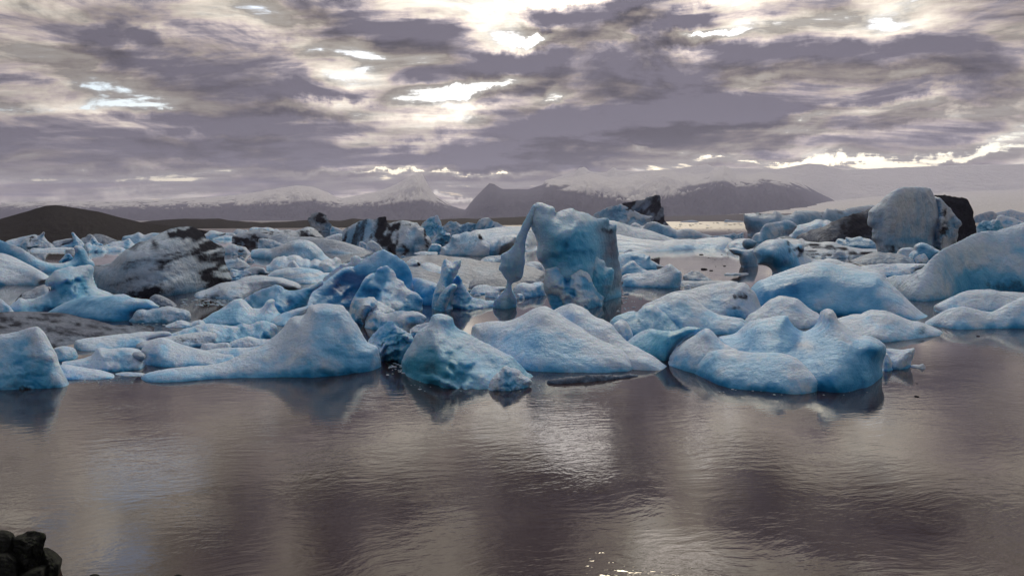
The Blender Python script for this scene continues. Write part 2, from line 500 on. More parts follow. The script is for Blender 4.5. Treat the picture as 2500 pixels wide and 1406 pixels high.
# ------------------------------------------------------------------ terrain strips (hills, mountains, glacier)
def terrain(name, top, d_top, base, mat, kind='structure', label=None, d_back=None, step=6, rows=26, power=1.3, gully=0.10, freq=1.0, rough=0.8, snowline=None, snow_base=0.0, seed=1, jag=True):
    """top: skyline in photo pixels at distance d_top; base: distance of the foot (number) or shoreline in photo pixels"""
    rng = np.random.default_rng(seed)
    top = np.array(top, float)
    xs = np.arange(top[0, 0], top[-1, 0] + step, step)
    ty = np.interp(xs, top[:, 0], top[:, 1])
    if jag:
        for k, w in ((60, 1.0), (24, 0.6), (11, 0.4), (6, .25)):
            ty = ty + w * rough * vnoise(np.stack([xs / k, np.full(len(xs), seed * 3.3), 0 * xs], 1), seed)
    rx, rz = ray(xs, ty)
    dt = np.interp(xs, [q[0] for q in d_top], [q[1] for q in d_top]) if isinstance(d_top, list) else np.full(len(xs), float(d_top))
    if isinstance(base, list):
        b = np.array(base, float)
        db = water_dist(np.interp(xs, b[:, 0], b[:, 1]))
    else:
        db = np.full(len(xs), float(base))
    zt = CAM_H + rz * dt
    vs = np.concatenate([np.linspace(0, 1, rows), np.linspace(1, 1.6, 8)[1:]])
    V = []
    for v in vs:
        if v <= 1:
            Y = db + (dt - db) * v
            sh = v ** power
        else:
            Y = dt + (dt - db) * (v - 1)
            sh = 1 - ((v - 1) / 0.6) ** 1.4 * 1.02
        z = zt * sh - (0.6 if v == 0 else 0)
        V.append(np.stack([rx * Y, Y, z], 1))
    V = np.array(V)                       # rows, cols, 3
    nr, nc = V.shape[:2]
    P = V.reshape(-1, 3).copy()
    scale = freq / max(1.0, float(np.mean(zt)))
    vv = np.clip(vs, 0, 1)
    env = (6.75 * vv * (1 - vv) ** 2)[:, None] * np.ones(nc)
    nz = fbm(P * np.array([1, 0.45, 0.45]) * scale, 5, seed, 0.55, True)
    P[:, 2] += nz * env.reshape(-1) * gully * np.repeat(zt[None, :], nr, 0).reshape(-1)
    snow = np.full(len(P), snow_base)
    if snowline is not None:
        sl = np.array(snowline, float)
        # projected photo height of every vertex
        yy = P[:, 1]; zz = P[:, 2] - CAM_H
        pyv = 703 - F_PX * (zz * CP + yy * SP) / (yy * CP - zz * SP)
        pxv = 1250 + F_PX * P[:, 0] / (yy * CP - zz * SP)
        gap = np.interp(pxv, sl[:, 0], sl[:, 1]) - pyv
        snow = np.clip(0.5 + gap / 22.0 + 0.55 * nz, 0, 1)
    faces = []
    for i in range(nr - 1):
        for j in range(nc - 1):
            a = i * nc + j
            faces.append((a, a + 1, a + nc + 1, a + nc))
    o = link_mesh(name, P, faces, mat, attrs={'snow': snow})
    o['kind'] = kind
    if label: o['label'] = label
    return o

# ------------------------------------------------------------------ water sheet
def water_sheet():
    ys = np.concatenate([[-30, 0, 4, 8, 12, 18, 26, 40, 60, 100, 200, 400, 900, 2000, 4000, 6000, 8900]])
    xs = np.array([-6800, -3000, -1000, -300, -100, -30, 0, 30, 100, 300, 1000, 3000, 6800])
    V = [(x, y, 0) for y in ys for x in xs]
    n = len(xs)
    Fc = [(i * n + j, i * n + j + 1, (i + 1) * n + j + 1, (i + 1) * n + j) for i in range(len(ys) - 1) for j in range(n - 1)]
    o = link_mesh('water', V, Fc, M_WATER, smooth=False)
    o['kind'] = 'structure'
    o['label'] = 'calm dark lagoon water mirroring the cloudy sky'
water_sheet()

terrain('hill', [(-160, 560), (-60, 548), (0, 535), (60, 518), (110, 503), (135, 501), (150, 502), (180, 507), (240, 517), (300, 533), (345, 543), (420, 552), (520, 566)],
        230, [(-160, 590), (0, 589), (200, 584), (360, 576), (520, 570)], M_MORAINE, label='dark bare moraine hill on the far left shore', step=5, rows=24, power=0.9, gully=0.05, freq=1.4, rough=0.6, seed=5)
terrain('moraine_ridge', [(250, 544), (345, 542), (400, 536), (450, 534), (500, 535), (535, 533), (560, 538), (640, 543), (700, 541), (760, 537), (830, 539), (860, 533), (900, 538), (1040, 537), (1140, 533), (1160, 534), (1230, 531), (1290, 529), (1340, 530), (1480, 530), (1640, 528), (1720, 526), (1830, 522), (1950, 521), (2200, 525)],
        [(250, 420), (560, 440), (900, 520), (1100, 640), (1330, 800), (1640, 2300), (2200, 2600)], [(250, 560), (560, 558), (900, 556), (1100, 552), (1330, 549), (1640, 541), (1830, 541), (2200, 541)], M_MORAINE, label='low dark moraine ridge along the far shore', step=6, rows=14, power=0.8, gully=0.04, rough=0.9, seed=8)
terrain('mountain', [(1075, 536), (1125, 524), (1140, 508), (1150, 494), (1180, 462), (1195, 448), (1206, 450), (1217, 457), (1226, 462), (1290, 463), (1325, 452), (1336, 440), (1350, 437), (1380, 436), (1410, 430), (1440, 424), (1480, 432), (1510, 434), (1560, 424), (1600, 416), (1625, 412), (1660, 424), (1700, 428), (1730, 424), (1742, 413), (1757, 409), (1768, 404), (1782, 410), (1800, 424), (1830, 426), (1855, 421), (1880, 422), (1920, 430), (1950, 443), (1985, 464), (2012, 478), (2060, 500), (2120, 525)],
        4900, 3000, M_MOUNT, label='dark mountain massif with snow on its upper slopes', step=4, rows=60, power=1.15, gully=0.22, freq=2.6, rough=1.0, seed=12,
        snowline=[(1075, 430), (1240, 446), (1330, 450), (1370, 456), (1450, 472), (1560, 488), (1600, 484), (1650, 470), (1720, 450), (1760, 440), (1800, 452), (1860, 444), (1930, 448), (2120, 490)])
terrain('mountain', [(-200, 500), (0, 494), (200, 492), (400, 488), (500, 482), (600, 474), (660, 464), (720, 452), (760, 456), (800, 470), (830, 486), (870, 478), (920, 468), (950, 458), (975, 446), (1000, 432), (1012, 427), (1030, 426), (1036, 434), (1044, 452), (1058, 472), (1078, 488), (1100, 502), (1150, 514), (1200, 528)],
        5300, 3600, M_MOUNT, label='pale snowy mountain range fading into mist on the left', step=5, rows=56, power=1.1, gully=0.24, freq=2.8, rough=1.2, seed=23,
        snowline=[(-200, 504), (400, 500), (640, 492), (760, 486), (840, 500), (960, 488), (1020, 484), (1200, 515)])
terrain('ice_cap', [(1330, 440), (1400, 424), (1414, 410), (1428, 408), (1440, 420), (1480, 422), (1496, 408), (1510, 416), (1560, 418), (1650, 412), (1715, 404), (1725, 401), (1745, 410), (1900, 412), (1950, 404), (1975, 400), (2005, 401), (2030, 409), (2060, 414), (2150, 410), (2300, 405), (2420, 402), (2520, 400), (2700, 404)],
        5500, 4600, M_MOUNT, label='broad white ice cap behind the mountains', step=6, rows=40, power=0.9, gully=0.06, freq=1.6, rough=0.9, seed=31, snow_base=0.9)
terrain('glacier', [(1560, 535), (1640, 530), (1750, 521), (1850, 513), (1960, 500), (2050, 489), (2150, 479), (2300, 470), (2520, 462), (2700, 458)],
        4400, 2100, M_MOUNT, label='smooth white glacier tongue sloping down to the lagoon', step=8, rows=30, power=0.8, gully=0.03, freq=1.6, rough=0.5, seed=37, snow_base=1.0)

# ------------------------------------------------------------------ haze
def haze_box():
    m = bpy.data.materials.new('haze_air')
    m.use_nodes = True
    m.node_tree.nodes.clear()
    N = NT(m.node_tree)
    out = N.node('ShaderNodeOutputMaterial')
    v = N.node('ShaderNodeVolumePrincipled')
    v.inputs['Color'].default_value = (0.66, 0.69, 1.0, 1)
    v.inputs['Density'].default_value = HAZE
    v.inputs['Anisotropy'].default_value = 0.25
    N.put(out.inputs['Volume'], v.outputs[0])
    x, y0, y1, z0, z1 = 7000, -300, 9000, -1.0, 420
    V = [(sx * x, yy, zz) for zz in (z0, z1) for yy in (y0, y1) for sx in (-1, 1)]
    Fc = [(0, 2, 3, 1), (4, 5, 7, 6), (0, 1, 5, 4), (2, 6, 7, 3), (0, 4, 6, 2), (1, 3, 7, 5)]
    o = link_mesh('haze', V, Fc, m, smooth=False)
    o['kind'] = 'stuff'
    o['label'] = 'thin mauve haze over the lagoon and mountains'
HAZE = 1.2e-4
haze_box()

# ------------------------------------------------------------------ icebergs
_SEED = [100]

def scallop(x, z, seed):
    """distance to the nearest of scattered points: hollows that meet in sharp ridges"""
    ix, iz = np.floor(x).astype(np.int64), np.floor(z).astype(np.int64)
    best = np.full(len(x), 9.0)
    for dx in (-1, 0, 1):
        for dz in (-1, 0, 1):
            cx, cz = ix + dx, iz + dz
            o = 0 * cx
            px_ = cx + 0.1 + 0.8 * _hash(cx, cz, o, seed)
            pz_ = cz + 0.1 + 0.8 * _hash(cx, cz, o + 1, seed)
            best = np.minimum(best, (x - px_) ** 2 + (z - pz_) ** 2)
    return np.sqrt(best)

def facets(x, z, seed):
    """broken faces: every cell of a scatter of points is its own tilted plane, narrow blends between them"""
    ix, iz = np.floor(x).astype(np.int64), np.floor(z).astype(np.int64)
    d1 = np.full(len(x), 9.0); d2 = np.full(len(x), 9.0); v1 = np.zeros(len(x)); v2 = np.zeros(len(x))
    for dx in (-1, 0, 1):
        for dz in (-1, 0, 1):
            cx, cz = ix + dx, iz + dz
            o = 0 * cx
            px_ = cx + 0.1 + 0.8 * _hash(cx, cz, o, seed)
            pz_ = cz + 0.1 + 0.8 * _hash(cx, cz, o + 1, seed)
            ax = (_hash(cx, cz, o + 2, seed) - 0.5) * 1.5
            az = (_hash(cx, cz, o + 3, seed) - 0.5) * 1.5
            h = (_hash(cx, cz, o + 4, seed) - 0.5) * 0.7
            d = np.sqrt((x - px_) ** 2 + (z - pz_) ** 2)
            v = h + ax * (x - px_) + az * (z - pz_)
            n1 = d < d1
            n2 = (~n1) & (d < d2)
            d2 = np.where(n1, d1, np.where(n2, d, d2)); v2 = np.where(n1, v1, np.where(n2, v, v2))
            d1 = np.where(n1, d, d1); v1 = np.where(n1, v, v1)
    w = 0.5 + 0.5 * sstep(0.0, 0.16, d2 - d1)
    return v1 * w + v2 * (1 - w)

def in_poly(P, poly):
    x, y = P[:, 0], P[:, 1]
    inside = np.zeros(len(P), bool)
    a = poly
    b = np.roll(poly, -1, axis=0)
    for (x1, y1), (x2, y2) in zip(a, b):
        if y1 == y2:
            continue
        c = (y1 > y) != (y2 > y)
        xi = (x2 - x1) * (y - y1) / (y2 - y1) + x1
        inside ^= c & (x < xi)
    return inside

def seg_dist(P, line):
    """distance to an open polyline and the nearest point on it"""
    a, b = line[:-1], line[1:]
    d = b - a
    dd = np.maximum((d ** 2).sum(1), 1e-9)
    best = np.full(len(P), 1e18)
    near = np.zeros_like(P)
    for k in range(0, len(P), 4000):
        p = P[k:k + 4000]
        t = np.clip(((p[:, None, :] - a) * d).sum(2) / dd, 0, 1)
        q = a + t[..., None] * d
        r = ((p[:, None, :] - q) ** 2).sum(2)
        j = r.argmin(1)
        best[k:k + 4000] = r[np.arange(len(p)), j]
        near[k:k + 4000] = q[np.arange(len(p)), j]
    return np.sqrt(best), near

STYLES = {  # edge roughness px, relief amplitude, relief size, ridged share, profile exponents
    'smooth': dict(fa=0.3, blur=0.2, sc=1.0, edge=0.8, amp=0.14, size=0.50, ridge=0.30, pa=1.45, pb=1.2),
    'dome':   dict(fa=0.15, blur=0.3, sc=0.7, edge=0.6, amp=0.07, size=0.70, ridge=0.10, pa=1.8, pb=1.5),
    'craggy': dict(fa=0.9, blur=0.14, sc=1.1, edge=1.7, amp=0.34, size=0.34, ridge=0.60, pa=1.3, pb=1.08),
    'blade':  dict(fa=0.9, blur=0.12, sc=1.3, edge=1.3, amp=0.26, size=0.42, ridge=0.45, pa=1.2, pb=1.05),
    'lumpy':  dict(fa=0.1, blur=0.3, sc=0.25, edge=1.3, amp=0.30, size=0.22, ridge=-0.5, pa=1.7, pb=1.4),
    'flat':   dict(fa=0.3, blur=0.3, sc=0.7, edge=0.9, amp=0.07, size=0.45, ridge=0.30, pa=1.5, pb=1.2),
    'layer':  dict(fa=0.5, blur=0.3, sc=0.8, edge=0.9, amp=0.10, size=0.40, ridge=0.30, pa=1.6, pb=1.3),
}

def lump_geo(fr, top, base, style='smooth', T=None, R=None, ref=None, back=0.9, push=0.0, sharp=False, step=None, blue=0.25, teal=0.0, grey=0.0, dirt=0.0,
             spots=(), amp=1.0, edge=1.0, strata=None, curve=True, noise_grey=0.0, bands=0.0, mat_ice=True, glow=0.0):
    """A solid mass whose outline is traced in the photograph and which stands on the water at the distance of its waterline.
    spots: (x, y, rx, ry, kind, amount) in the same frame; kind d dirt, b blue, g grey, t teal, o out (metres)"""
    st = dict(STYLES[style])
    _SEED[0] += 1
    rng = np.random.default_rng(_SEED[0])
    x0, y0, k = FRAMES[fr]
    top = pts(fr, top)
    if isinstance(base, (int, float)):
        by = base / k + y0
        base_p = np.array([[top[:, 0].min() - 1, by], [top[:, 0].max() + 1, by]])
    else:
        base_p = pts(fr, base)
    closed = ref is not None
    ext = max(np.ptp(top[:, 0]), np.ptp(top[:, 1]))
    if step is None:
        step = float(np.clip(ext / 62.0, 1.5, 4.6))
    if curve and not sharp and style not in ('craggy', 'blade'):
        top = soften(top, 5)
    elif not sharp:
        top = soften(top, 3) * 0.5 + np.repeat(top, 1, 0)[np.minimum(np.arange((len(top) - 1) * 3 + 1) // 3, len(top) - 1)] * 0.0 + soften(top, 3) * 0.5
    ea = st['edge'] * edge * min(1.0, ext / 120.0 + 0.25)
    top_clean = top.copy()
    top = roughen(top, max(1.6, step * 0.6), ea, rng)
    if closed:
        poly = np.vstack([top, top[:1]])
        d_ref = float(water_dist(ref / k + y0))
    else:
        sub = 6.0 + 0.03 * ext
        bl = base_p[np.argsort(base_p[:, 0])]
        nb = max(4, int(np.ptp(bl[:, 0]) / (step * 1.5)))
        bx = np.linspace(bl[0, 0], bl[-1, 0], nb)
        byy = np.interp(bx, bl[:, 0], bl[:, 1])
        kk = max(3, nb // 8) | 1
        byy = np.convolve(np.pad(byy, kk // 2, mode='edge'), np.ones(kk) / kk, mode='valid')
        low = np.stack([bx, byy + sub], 1)
        bl = np.stack([bx, byy], 1)
        poly = np.vstack([top, low[::-1], top[:1]])
        d_ref = float(np.mean(water_dist(byy)))
    gx = np.arange(poly[:, 0].min() - step, poly[:, 0].max() + 2 * step, step)
    gy = np.arange(poly[:, 1].min() - step, poly[:, 1].max() + 2 * step, step)
    X, Y = np.meshgrid(gx, gy)
    X = X + np.where(np.arange(len(gy)) % 2, 0.25, -0.25)[:, None] * step
    G = np.stack([X.ravel(), Y.ravel()], 1)
    ins = in_poly(G, poly[:-1])
    nr, nc = len(gy), len(gx)
    I = ins.reshape(nr, nc)
    cell = I[:-1, :-1] | I[1:, :-1] | I[:-1, 1:] | I[1:, 1:]
    use = np.zeros((nr, nc), bool)
    use[:-1, :-1] |= cell; use[1:, :-1] |= cell; use[:-1, 1:] |= cell; use[1:, 1:] |= cell
    use = use.ravel()
    idx = np.full(nr * nc, -1)
    sel = np.nonzero(use)[0]
    idx[sel] = np.arange(len(sel))
    Q = G[sel].copy()
    insel = ins[sel]
    out = ~insel
    if out.any():
        _, nearq = seg_dist(Q[out], poly)
        Q[out] = nearq
    edge_line = poly if closed else top
    d, _ = seg_dist(Q, edge_line)
    if closed:
        d[out] = 0
    # the body follows the clean outline; only the rim follows the chipped one
    d_clean, _ = seg_dist(Q, np.vstack([top_clean, top_clean[:1]]) if closed else top_clean)
    wr = sstep(0, 5 * ea + 5, d)
    d = d * (1 - wr) + d_clean * wr
    px_m = d_ref / F_PX
    dm = d * px_m
    hm = float(np.max(dm)) + 1e-6
    height = (np.ptp(top[:, 1])) * px_m
    width = (np.ptp(top[:, 0])) * px_m
    Rm = (R if R is not None else 0.85) * hm
    Tm = T if T is not None else min(0.85 * height + 0.25, 0.5 * width + 0.2)
    def g(q):
        u = np.clip(q / Rm, 0, 1)
        return np.maximum(0, 1 - (1 - u) ** st['pa']) ** (1 / st['pb'])
    o = Tm * g(dm)
    # soften the inner roof lines of the outline distance
    fld = np.zeros(nr * nc); fld[sel] = o
    wgt = np.zeros(nr * nc); wgt[sel] = 1.0
    fld = fld.reshape(nr, nc); wgt = wgt.reshape(nr, nc)
    rb = int(max(1, st['blur'] * np.max(d) / step))
    def box(a):
        for ax in (0, 1):
            c_ = np.cumsum(np.concatenate([np.zeros_like(np.take(a, [0], ax))] + [np.take(a, [0], ax)] * rb + [a] + [np.take(a, [-1], ax)] * rb, ax), ax)
            n_ = a.shape[ax]
            a = (np.take(c_, np.arange(2 * rb + 1, 2 * rb + 1 + n_), ax) - np.take(c_, np.arange(n_), ax)) / (2 * rb + 1)
        return a
    sm, ws = fld * wgt, wgt
    for _ in range(2):
        sm, ws = box(sm), box(ws)
    sm = sm / np.maximum(ws, 1e-6)
    blend = sstep(0, 1.6 * rb * step, d)
    o = o * (1 - blend) + sm.ravel()[sel] * blend
    def field_at(xy):
        full = np.zeros(nr * nc); full[sel] = o
        full = full.reshape(nr, nc)
        fx = np.clip((xy[:, 0] - gx[0]) / step, 0, nc - 1.001); fy = np.clip((xy[:, 1] - gy[0]) / step, 0, nr - 1.001)
        ix, iy = fx.astype(int), fy.astype(int)
        tx, ty = fx - ix, fy - iy
        return full[iy, ix] * (1 - tx) * (1 - ty) + full[iy, ix + 1] * tx * (1 - ty) + full[iy + 1, ix] * (1 - tx) * ty + full[iy + 1, ix + 1] * tx * ty
    if closed:
        Dm = np.full(len(Q), d_ref + push)
    else:
        ob = field_at(bl)
        kk = max(3, nb // 5) | 1
        ob = np.convolve(np.pad(ob, kk // 2, mode='edge'), np.ones(kk) / kk, mode='valid')
        Dw = water_dist(bl[:, 1])
        mid = float(np.mean(Dw))
        Dw = mid + (Dw - mid) * min(1.0, 1.3 * width / max(1e-6, np.ptp(Dw)))
        Ds = Dw + ob
        for _ in range(3):
            Ds = np.convolve(np.pad(Ds, kk // 2, mode='edge'), np.ones(kk) / kk, mode='valid')
        Dm = np.interp(Q[:, 0], bl[:, 0], Ds) + push
    # relief on the front
    env = np.clip(g(dm), 0, 1) ** 0.8
    rx, rz = ray(Q[:, 0], Q[:, 1])
    base3 = np.stack([rx * d_ref, np.full(len(Q), d_ref), rz * d_ref], 1)
    size = max(0.12, st['size'] * min(height * 1.6, width))
    if strata:
        ang, stretch = math.radians(strata[0]), strata[1]
        c, s = math.cos(ang), math.sin(ang)
        nb3 = np.stack([(base3[:, 0] * c + base3[:, 2] * s) / stretch, base3[:, 1], -base3[:, 0] * s + base3[:, 2] * c], 1)
    else:
        nb3 = base3
    sd = _SEED[0] * 7
    n_f = fbm(nb3 / size, 5, sd, 0.5)
    n_r = fbm(nb3 / (size * 1.3), 4, sd + 3, 0.5, True)
    r = abs(st['ridge'])
    rel = n_f * (1 - r) + (np.sign(st['ridge']) or 1) * n_r * r
    A = st['amp'] * amp * min(height, width) * 1.2
    # melt scallops: two sizes, stretched and bent
    tilt = rng.uniform(-0.9, 0.9)
    sx_ = nb3[:, 0] * math.cos(tilt) + nb3[:, 2] * math.sin(tilt) + 0.35 * size * n_f
    sz_ = -nb3[:, 0] * math.sin(tilt) + nb3[:, 2] * math.cos(tilt) + 0.35 * size * n_r
    s1 = scallop(sx_ / (size * 1.25), sz_ / (size * 0.75), sd + 51) - 0.45
    s2 = scallop(sx_ / (size * 0.50), sz_ / (size * 0.32), sd + 53) - 0.45
    rel = rel + st['sc'] * (s1 + 0.35 * s2)
    fq = 0.22 * size
    f1 = facets((sx_ + fq * n_r) / (size * 1.0), (sz_ + fq * n_f) / (size * 0.8), sd + 61)
    f2 = facets((sx_ + fq * n_r) / (size * 0.42), (sz_ + fq * n_f) / (size * 0.34), sd + 67)
    rel = rel + st['fa'] * (1.5 * f1 + 0.6 * f2)
    fine_s = max(0.10, 2.6 * step * px_m)
    rx, rz = ray(Q[:, 0], Q[:, 1])
    D0 = np.maximum(Dm - o - A * rel * env, 2.0)
    p3 = np.stack([rx * D0, D0, rz * D0], 1)
    n_s = fbm(p3 / fine_s, 3, sd + 21, 0.6)
    crease = np.abs(fbm((nb3 + 0.5 * size * np.stack([n_f, n_r, n_f], 1)) / (size * 1.1), 4, sd + 5, 0.5))
    crease = 1 - np.clip(crease / 0.10, 0, 1)
    o_front = o + (A * rel - 0.16 * A * crease + fine_s * (0.16 if style in ('smooth', 'dome', 'flat') else 0.28) * n_s * min(1.0, abs(st['edge']))) * env
    at = {'blue': np.full(len(Q), float(blue)), 'teal': np.full(len(Q), float(teal)), 'grey': np.full(len(Q), float(grey)), 'dirt': np.full(len(Q), float(dirt))}
    at['glow'] = np.full(len(Q), float(glow))
    at['grain'] = np.full(len(Q), float(np.clip(20.0 / d_ref, 0.12, 1.0)))
    at['blue'] = at['blue'] + 0.30 * fbm(nb3 / (size * 1.5), 3, sd + 9) - 0.34 * np.clip(rel, -1, 1) - 0.32 * np.exp(-dm / (0.09 * hm + 0.04)) + 0.10 * crease  # rims and raised relief painted paler as if backlit, hollows and creases bluer
    if bands:
        nb = fbm(nb3 / (0.16 * height + 0.02), 4, sd + 41, 0.55)
        at['dirt'] = at['dirt'] + bands * np.clip(nb * 2.4 + 0.2, 0, 1) * (0.7 + 0.3 * np.clip(n_f * 2, -1, 1))
    if noise_grey:
        at['grey'] = at['grey'] + noise_grey * fbm(nb3 / (size * 0.8), 4, sd + 13)
    for (sx, sy, srx, sry, kind, amt) in spots:
        c = np.array([sx / k + x0, sy / k + y0])
        if kind in 'dg':
            sc = max(min(srx, sry) / k, 4.0)
            q3 = np.stack([Q[:, 0] / sc, Q[:, 1] / sc, np.full(len(Q), sx * 0.13)], 1)
            wx = fbm(q3 * 0.8, 4, sd + 31, 0.6) * srx / k * 1.1
            wy = fbm(q3 * 0.8, 4, sd + 37, 0.6) * sry / k * 1.1
        else:
            wx = wy = 0.0
        rr = ((Q[:, 0] + wx - c[0]) / (srx / k)) ** 2 + ((Q[:, 1] + wy - c[1]) / (sry / k)) ** 2
        w = np.exp(-rr)
        if kind == 'o':
            o_front = o_front + amt * w * env
        else:
            at[{'d': 'dirt', 'b': 'blue', 'g': 'grey', 't': 'teal'}[kind]] += amt * w
    for q in at:
        at[q] = np.clip(at[q], 0, 1)
    Df = np.maximum(Dm - o_front, 2.0)
    if not closed and mat_ice:
        # wave-cut notch and wet ice along the waterline
        zz = CAM_H + rz * Df
        nt = min(0.16, 0.12 * height)
        cut = np.clip(1 - zz / nt, 0, 1.5) * (0.6 + 0.5 * n_f)
        Df = Df + np.clip(cut, 0, 1.3) * min(0.16, 0.10 * height) * env
        at['blue'] = np.clip(at['blue'] + 0.30 * np.exp(-np.maximum(zz, 0) / nt), 0, 1)
    Vf = np.stack([rx * Df, Df, CAM_H + rz * Df], 1)
    Vb = np.stack([rx * Dm, Dm + np.maximum(0, o) * back, CAM_H + rz * Dm], 1)
    # boundary vertices are shared by front and back
    nq = len(Q)
    bidx = np.where(out, np.arange(nq), nq + np.cumsum(~out) - 1)
    V = np.vstack([Vf, Vb[~out]])
    Fs = []
    ii, jj = np.nonzero(cell)
    a = idx[ii * nc + jj]; b_ = idx[ii * nc + jj + 1]; c_ = idx[(ii + 1) * nc + jj + 1]; d_ = idx[(ii + 1) * nc + jj]
    front = np.stack([a, d_, c_, b_], 1)
    backf = np.stack([bidx[a], bidx[b_], bidx[c_], bidx[d_]], 1)
    # cells that collapsed to the outline only would give doubled faces: keep the front copy
    keep = ~(out[a] & out[b_] & out[c_] & out[d_])
    front, backf = front[keep], backf[keep]
    faces = np.vstack([front, backf])
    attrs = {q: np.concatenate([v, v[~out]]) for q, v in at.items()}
    return V, faces, attrs

TRIS = [0]

def lump(name, geo_args, parent=None, mat=None, **kw):
    V, Fc, at = lump_geo(*geo_args, **kw)
    TRIS[0] += 2 * len(Fc)
    lo, hi = V.min(0), V.max(0)
    org = np.array([(lo[0] + hi[0]) / 2, (lo[1] + hi[1]) / 2, max(0.0, lo[2])])
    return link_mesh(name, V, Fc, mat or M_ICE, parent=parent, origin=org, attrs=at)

def berg(name, label, cat, fr, top, base, group=None, mat=None, parts=(), **kw):
    """one floating piece of ice; parts: (part name, top, base, options) move with it"""
    o = lump(name, (fr, top, base), mat=mat, **kw)
    tag(o, label, cat, group)
    for p in parts:
        pname, ptop, pbase = p[:3]
        opt = dict(p[3]) if len(p) > 3 else {}
        pl = opt.pop('label', None)
        pf = opt.pop('fr', fr)
        q = lump(pname, (pf, ptop, pbase), parent=o, mat=mat, **{**{a: b for a, b in kw.items() if a in ('style', 'blue', 'teal', 'grey', 'dirt', 'glow')}, **opt})
        if pl: q['label'] = pl
    return o

# ================================================================== front row, left to right
berg('ice_block', 'smooth pale blue ice block cut off at the left edge with a sloping right side', 'ice block', 'A',
     '-90,1010 -60,960 0,945 120,925 220,895 258,892 290,920 320,970 350,1030 380,1080 400,1150 440,1230 476,1302', '-90,1335 100,1327 280,1325 476,1303',
     style='smooth', blue=.22, T=1.3, amp=.7, spots=[(175, 1320, 50, 30, 'd', .9), (270, 950, 40, 60, 'b', -.1)])  # dark spot at the foot paints a shaded hole
berg('iceberg', 'large smooth shark fin of pale blue ice with a long low tail on its left', 'iceberg', 'P',
     '339,932 352,914 400,901 440,896 480,893 540,885 575,872 610,855 650,836 680,812 698,790 712,774 742,766 750,752 758,744 790,740 812,742 835,746 846,757 860,777 876,800 890,828 905,840 920,846 928,870 933,905',
     '339,934 450,931 550,927 700,922 800,916 850,911 933,906', style='smooth', blue=.26, T=2.3, R=.9, amp=.45, edge=1.5,
     spots=[(790, 800, 70, 60, 'b', .10), (560, 900, 120, 16, 'b', -.15), (860, 910, 60, 5, 'd', .5)])
berg('iceberg', 'glassy teal berg with a knobbly peak and rough clear waterline between two big white bergs', 'iceberg', 'C',
     '345,1200 335,1130 400,1010 450,930 525,865 540,825 570,805 620,800 660,810 690,830 700,880 730,910 760,925 830,960 900,1000 1000,1050 1060,1080 1100,1100 1150,1150 1200,1200 1235,1220 1258,1245',
     '345,1225 420,1260 500,1278 600,1295 700,1302 800,1305 950,1305 1100,1290 1258,1252', glow=0.35, style='craggy', blue=.34, teal=.55, T=2.6, amp=.55,
     spots=[(560, 1180, 260, 90, 'b', .38), (560, 1180, 260, 90, 't', .4), (640, 900, 120, 80, 't', -.35), (600, 870, 80, 50, 'b', -.15), (900, 1130, 160, 90, 't', -.5)],
     parts=[('clear_ledge', '108,985 165,925 255,853 290,880 320,900 400,940 425,990 400,1060 370,1130 340,1200', '108,1000 180,1080 240,1165 300,1200 340,1225', dict(style='craggy', blue=.22, teal=.75, T=.9, spots=[(270, 1130, 80, 50, 'd', .35)], label='clear brittle ice ledge'))])
berg('ice_chunk', 'small crumbly lavender ice chunk at the foot of the teal berg', 'ice chunk', 'C',
     '925,1325 940,1275 970,1230 1020,1190 1040,1168 1065,1163 1100,1178 1130,1185 1180,1220 1225,1255 1230,1275 1215,1300', '925,1328 1000,1335 1080,1336 1215,1308', style='lumpy', blue=.12, T=.55, amp=.7)
berg('iceberg', 'broad gently sloping white ice slab with parallel snowy furrows running down its face', 'iceberg', 'P',
     '1150,812 1153,798 1165,790 1200,784 1240,782 1270,772 1300,755 1325,747 1345,752 1380,775 1420,800 1470,826 1500,842 1530,862 1548,882 1558,905',
     '1150,850 1200,880 1240,898 1300,907 1380,909 1480,909 1558,908', style='smooth', blue=.22, T=3.4, R=1.0, amp=.5, strata=(-28, 3.6), edge=1.3,
     spots=[(1330, 840, 140, 22, 'b', .2), (1330, 780, 60, 20, 'b', -.15)],
     parts=[('shoulder', '1335,770 1345,760 1370,748 1395,741 1425,752 1450,770 1490,790 1510,812 1530,832 1560,850 1600,872 1637,900', '1335,862 1400,885 1560,906 1600,905 1637,902', dict(style='smooth', blue=.18, T=2.6, amp=.35, strata=(-28, 3)))])
berg('gravel_raft', 'black gravel crusted ice raft lying in the water before the furrowed slab', 'ice raft', 'D',
     '98,1278 108,1256 160,1246 200,1240 300,1234 400,1228 480,1230 550,1223 620,1226 680,1218 724,1222', '98,1282 150,1290 300,1278 450,1265 600,1252 680,1240 724,1222',
     style='lumpy', grey=.8, dirt=.5, blue=.3, T=.22, amp=.9, edge=2.0)
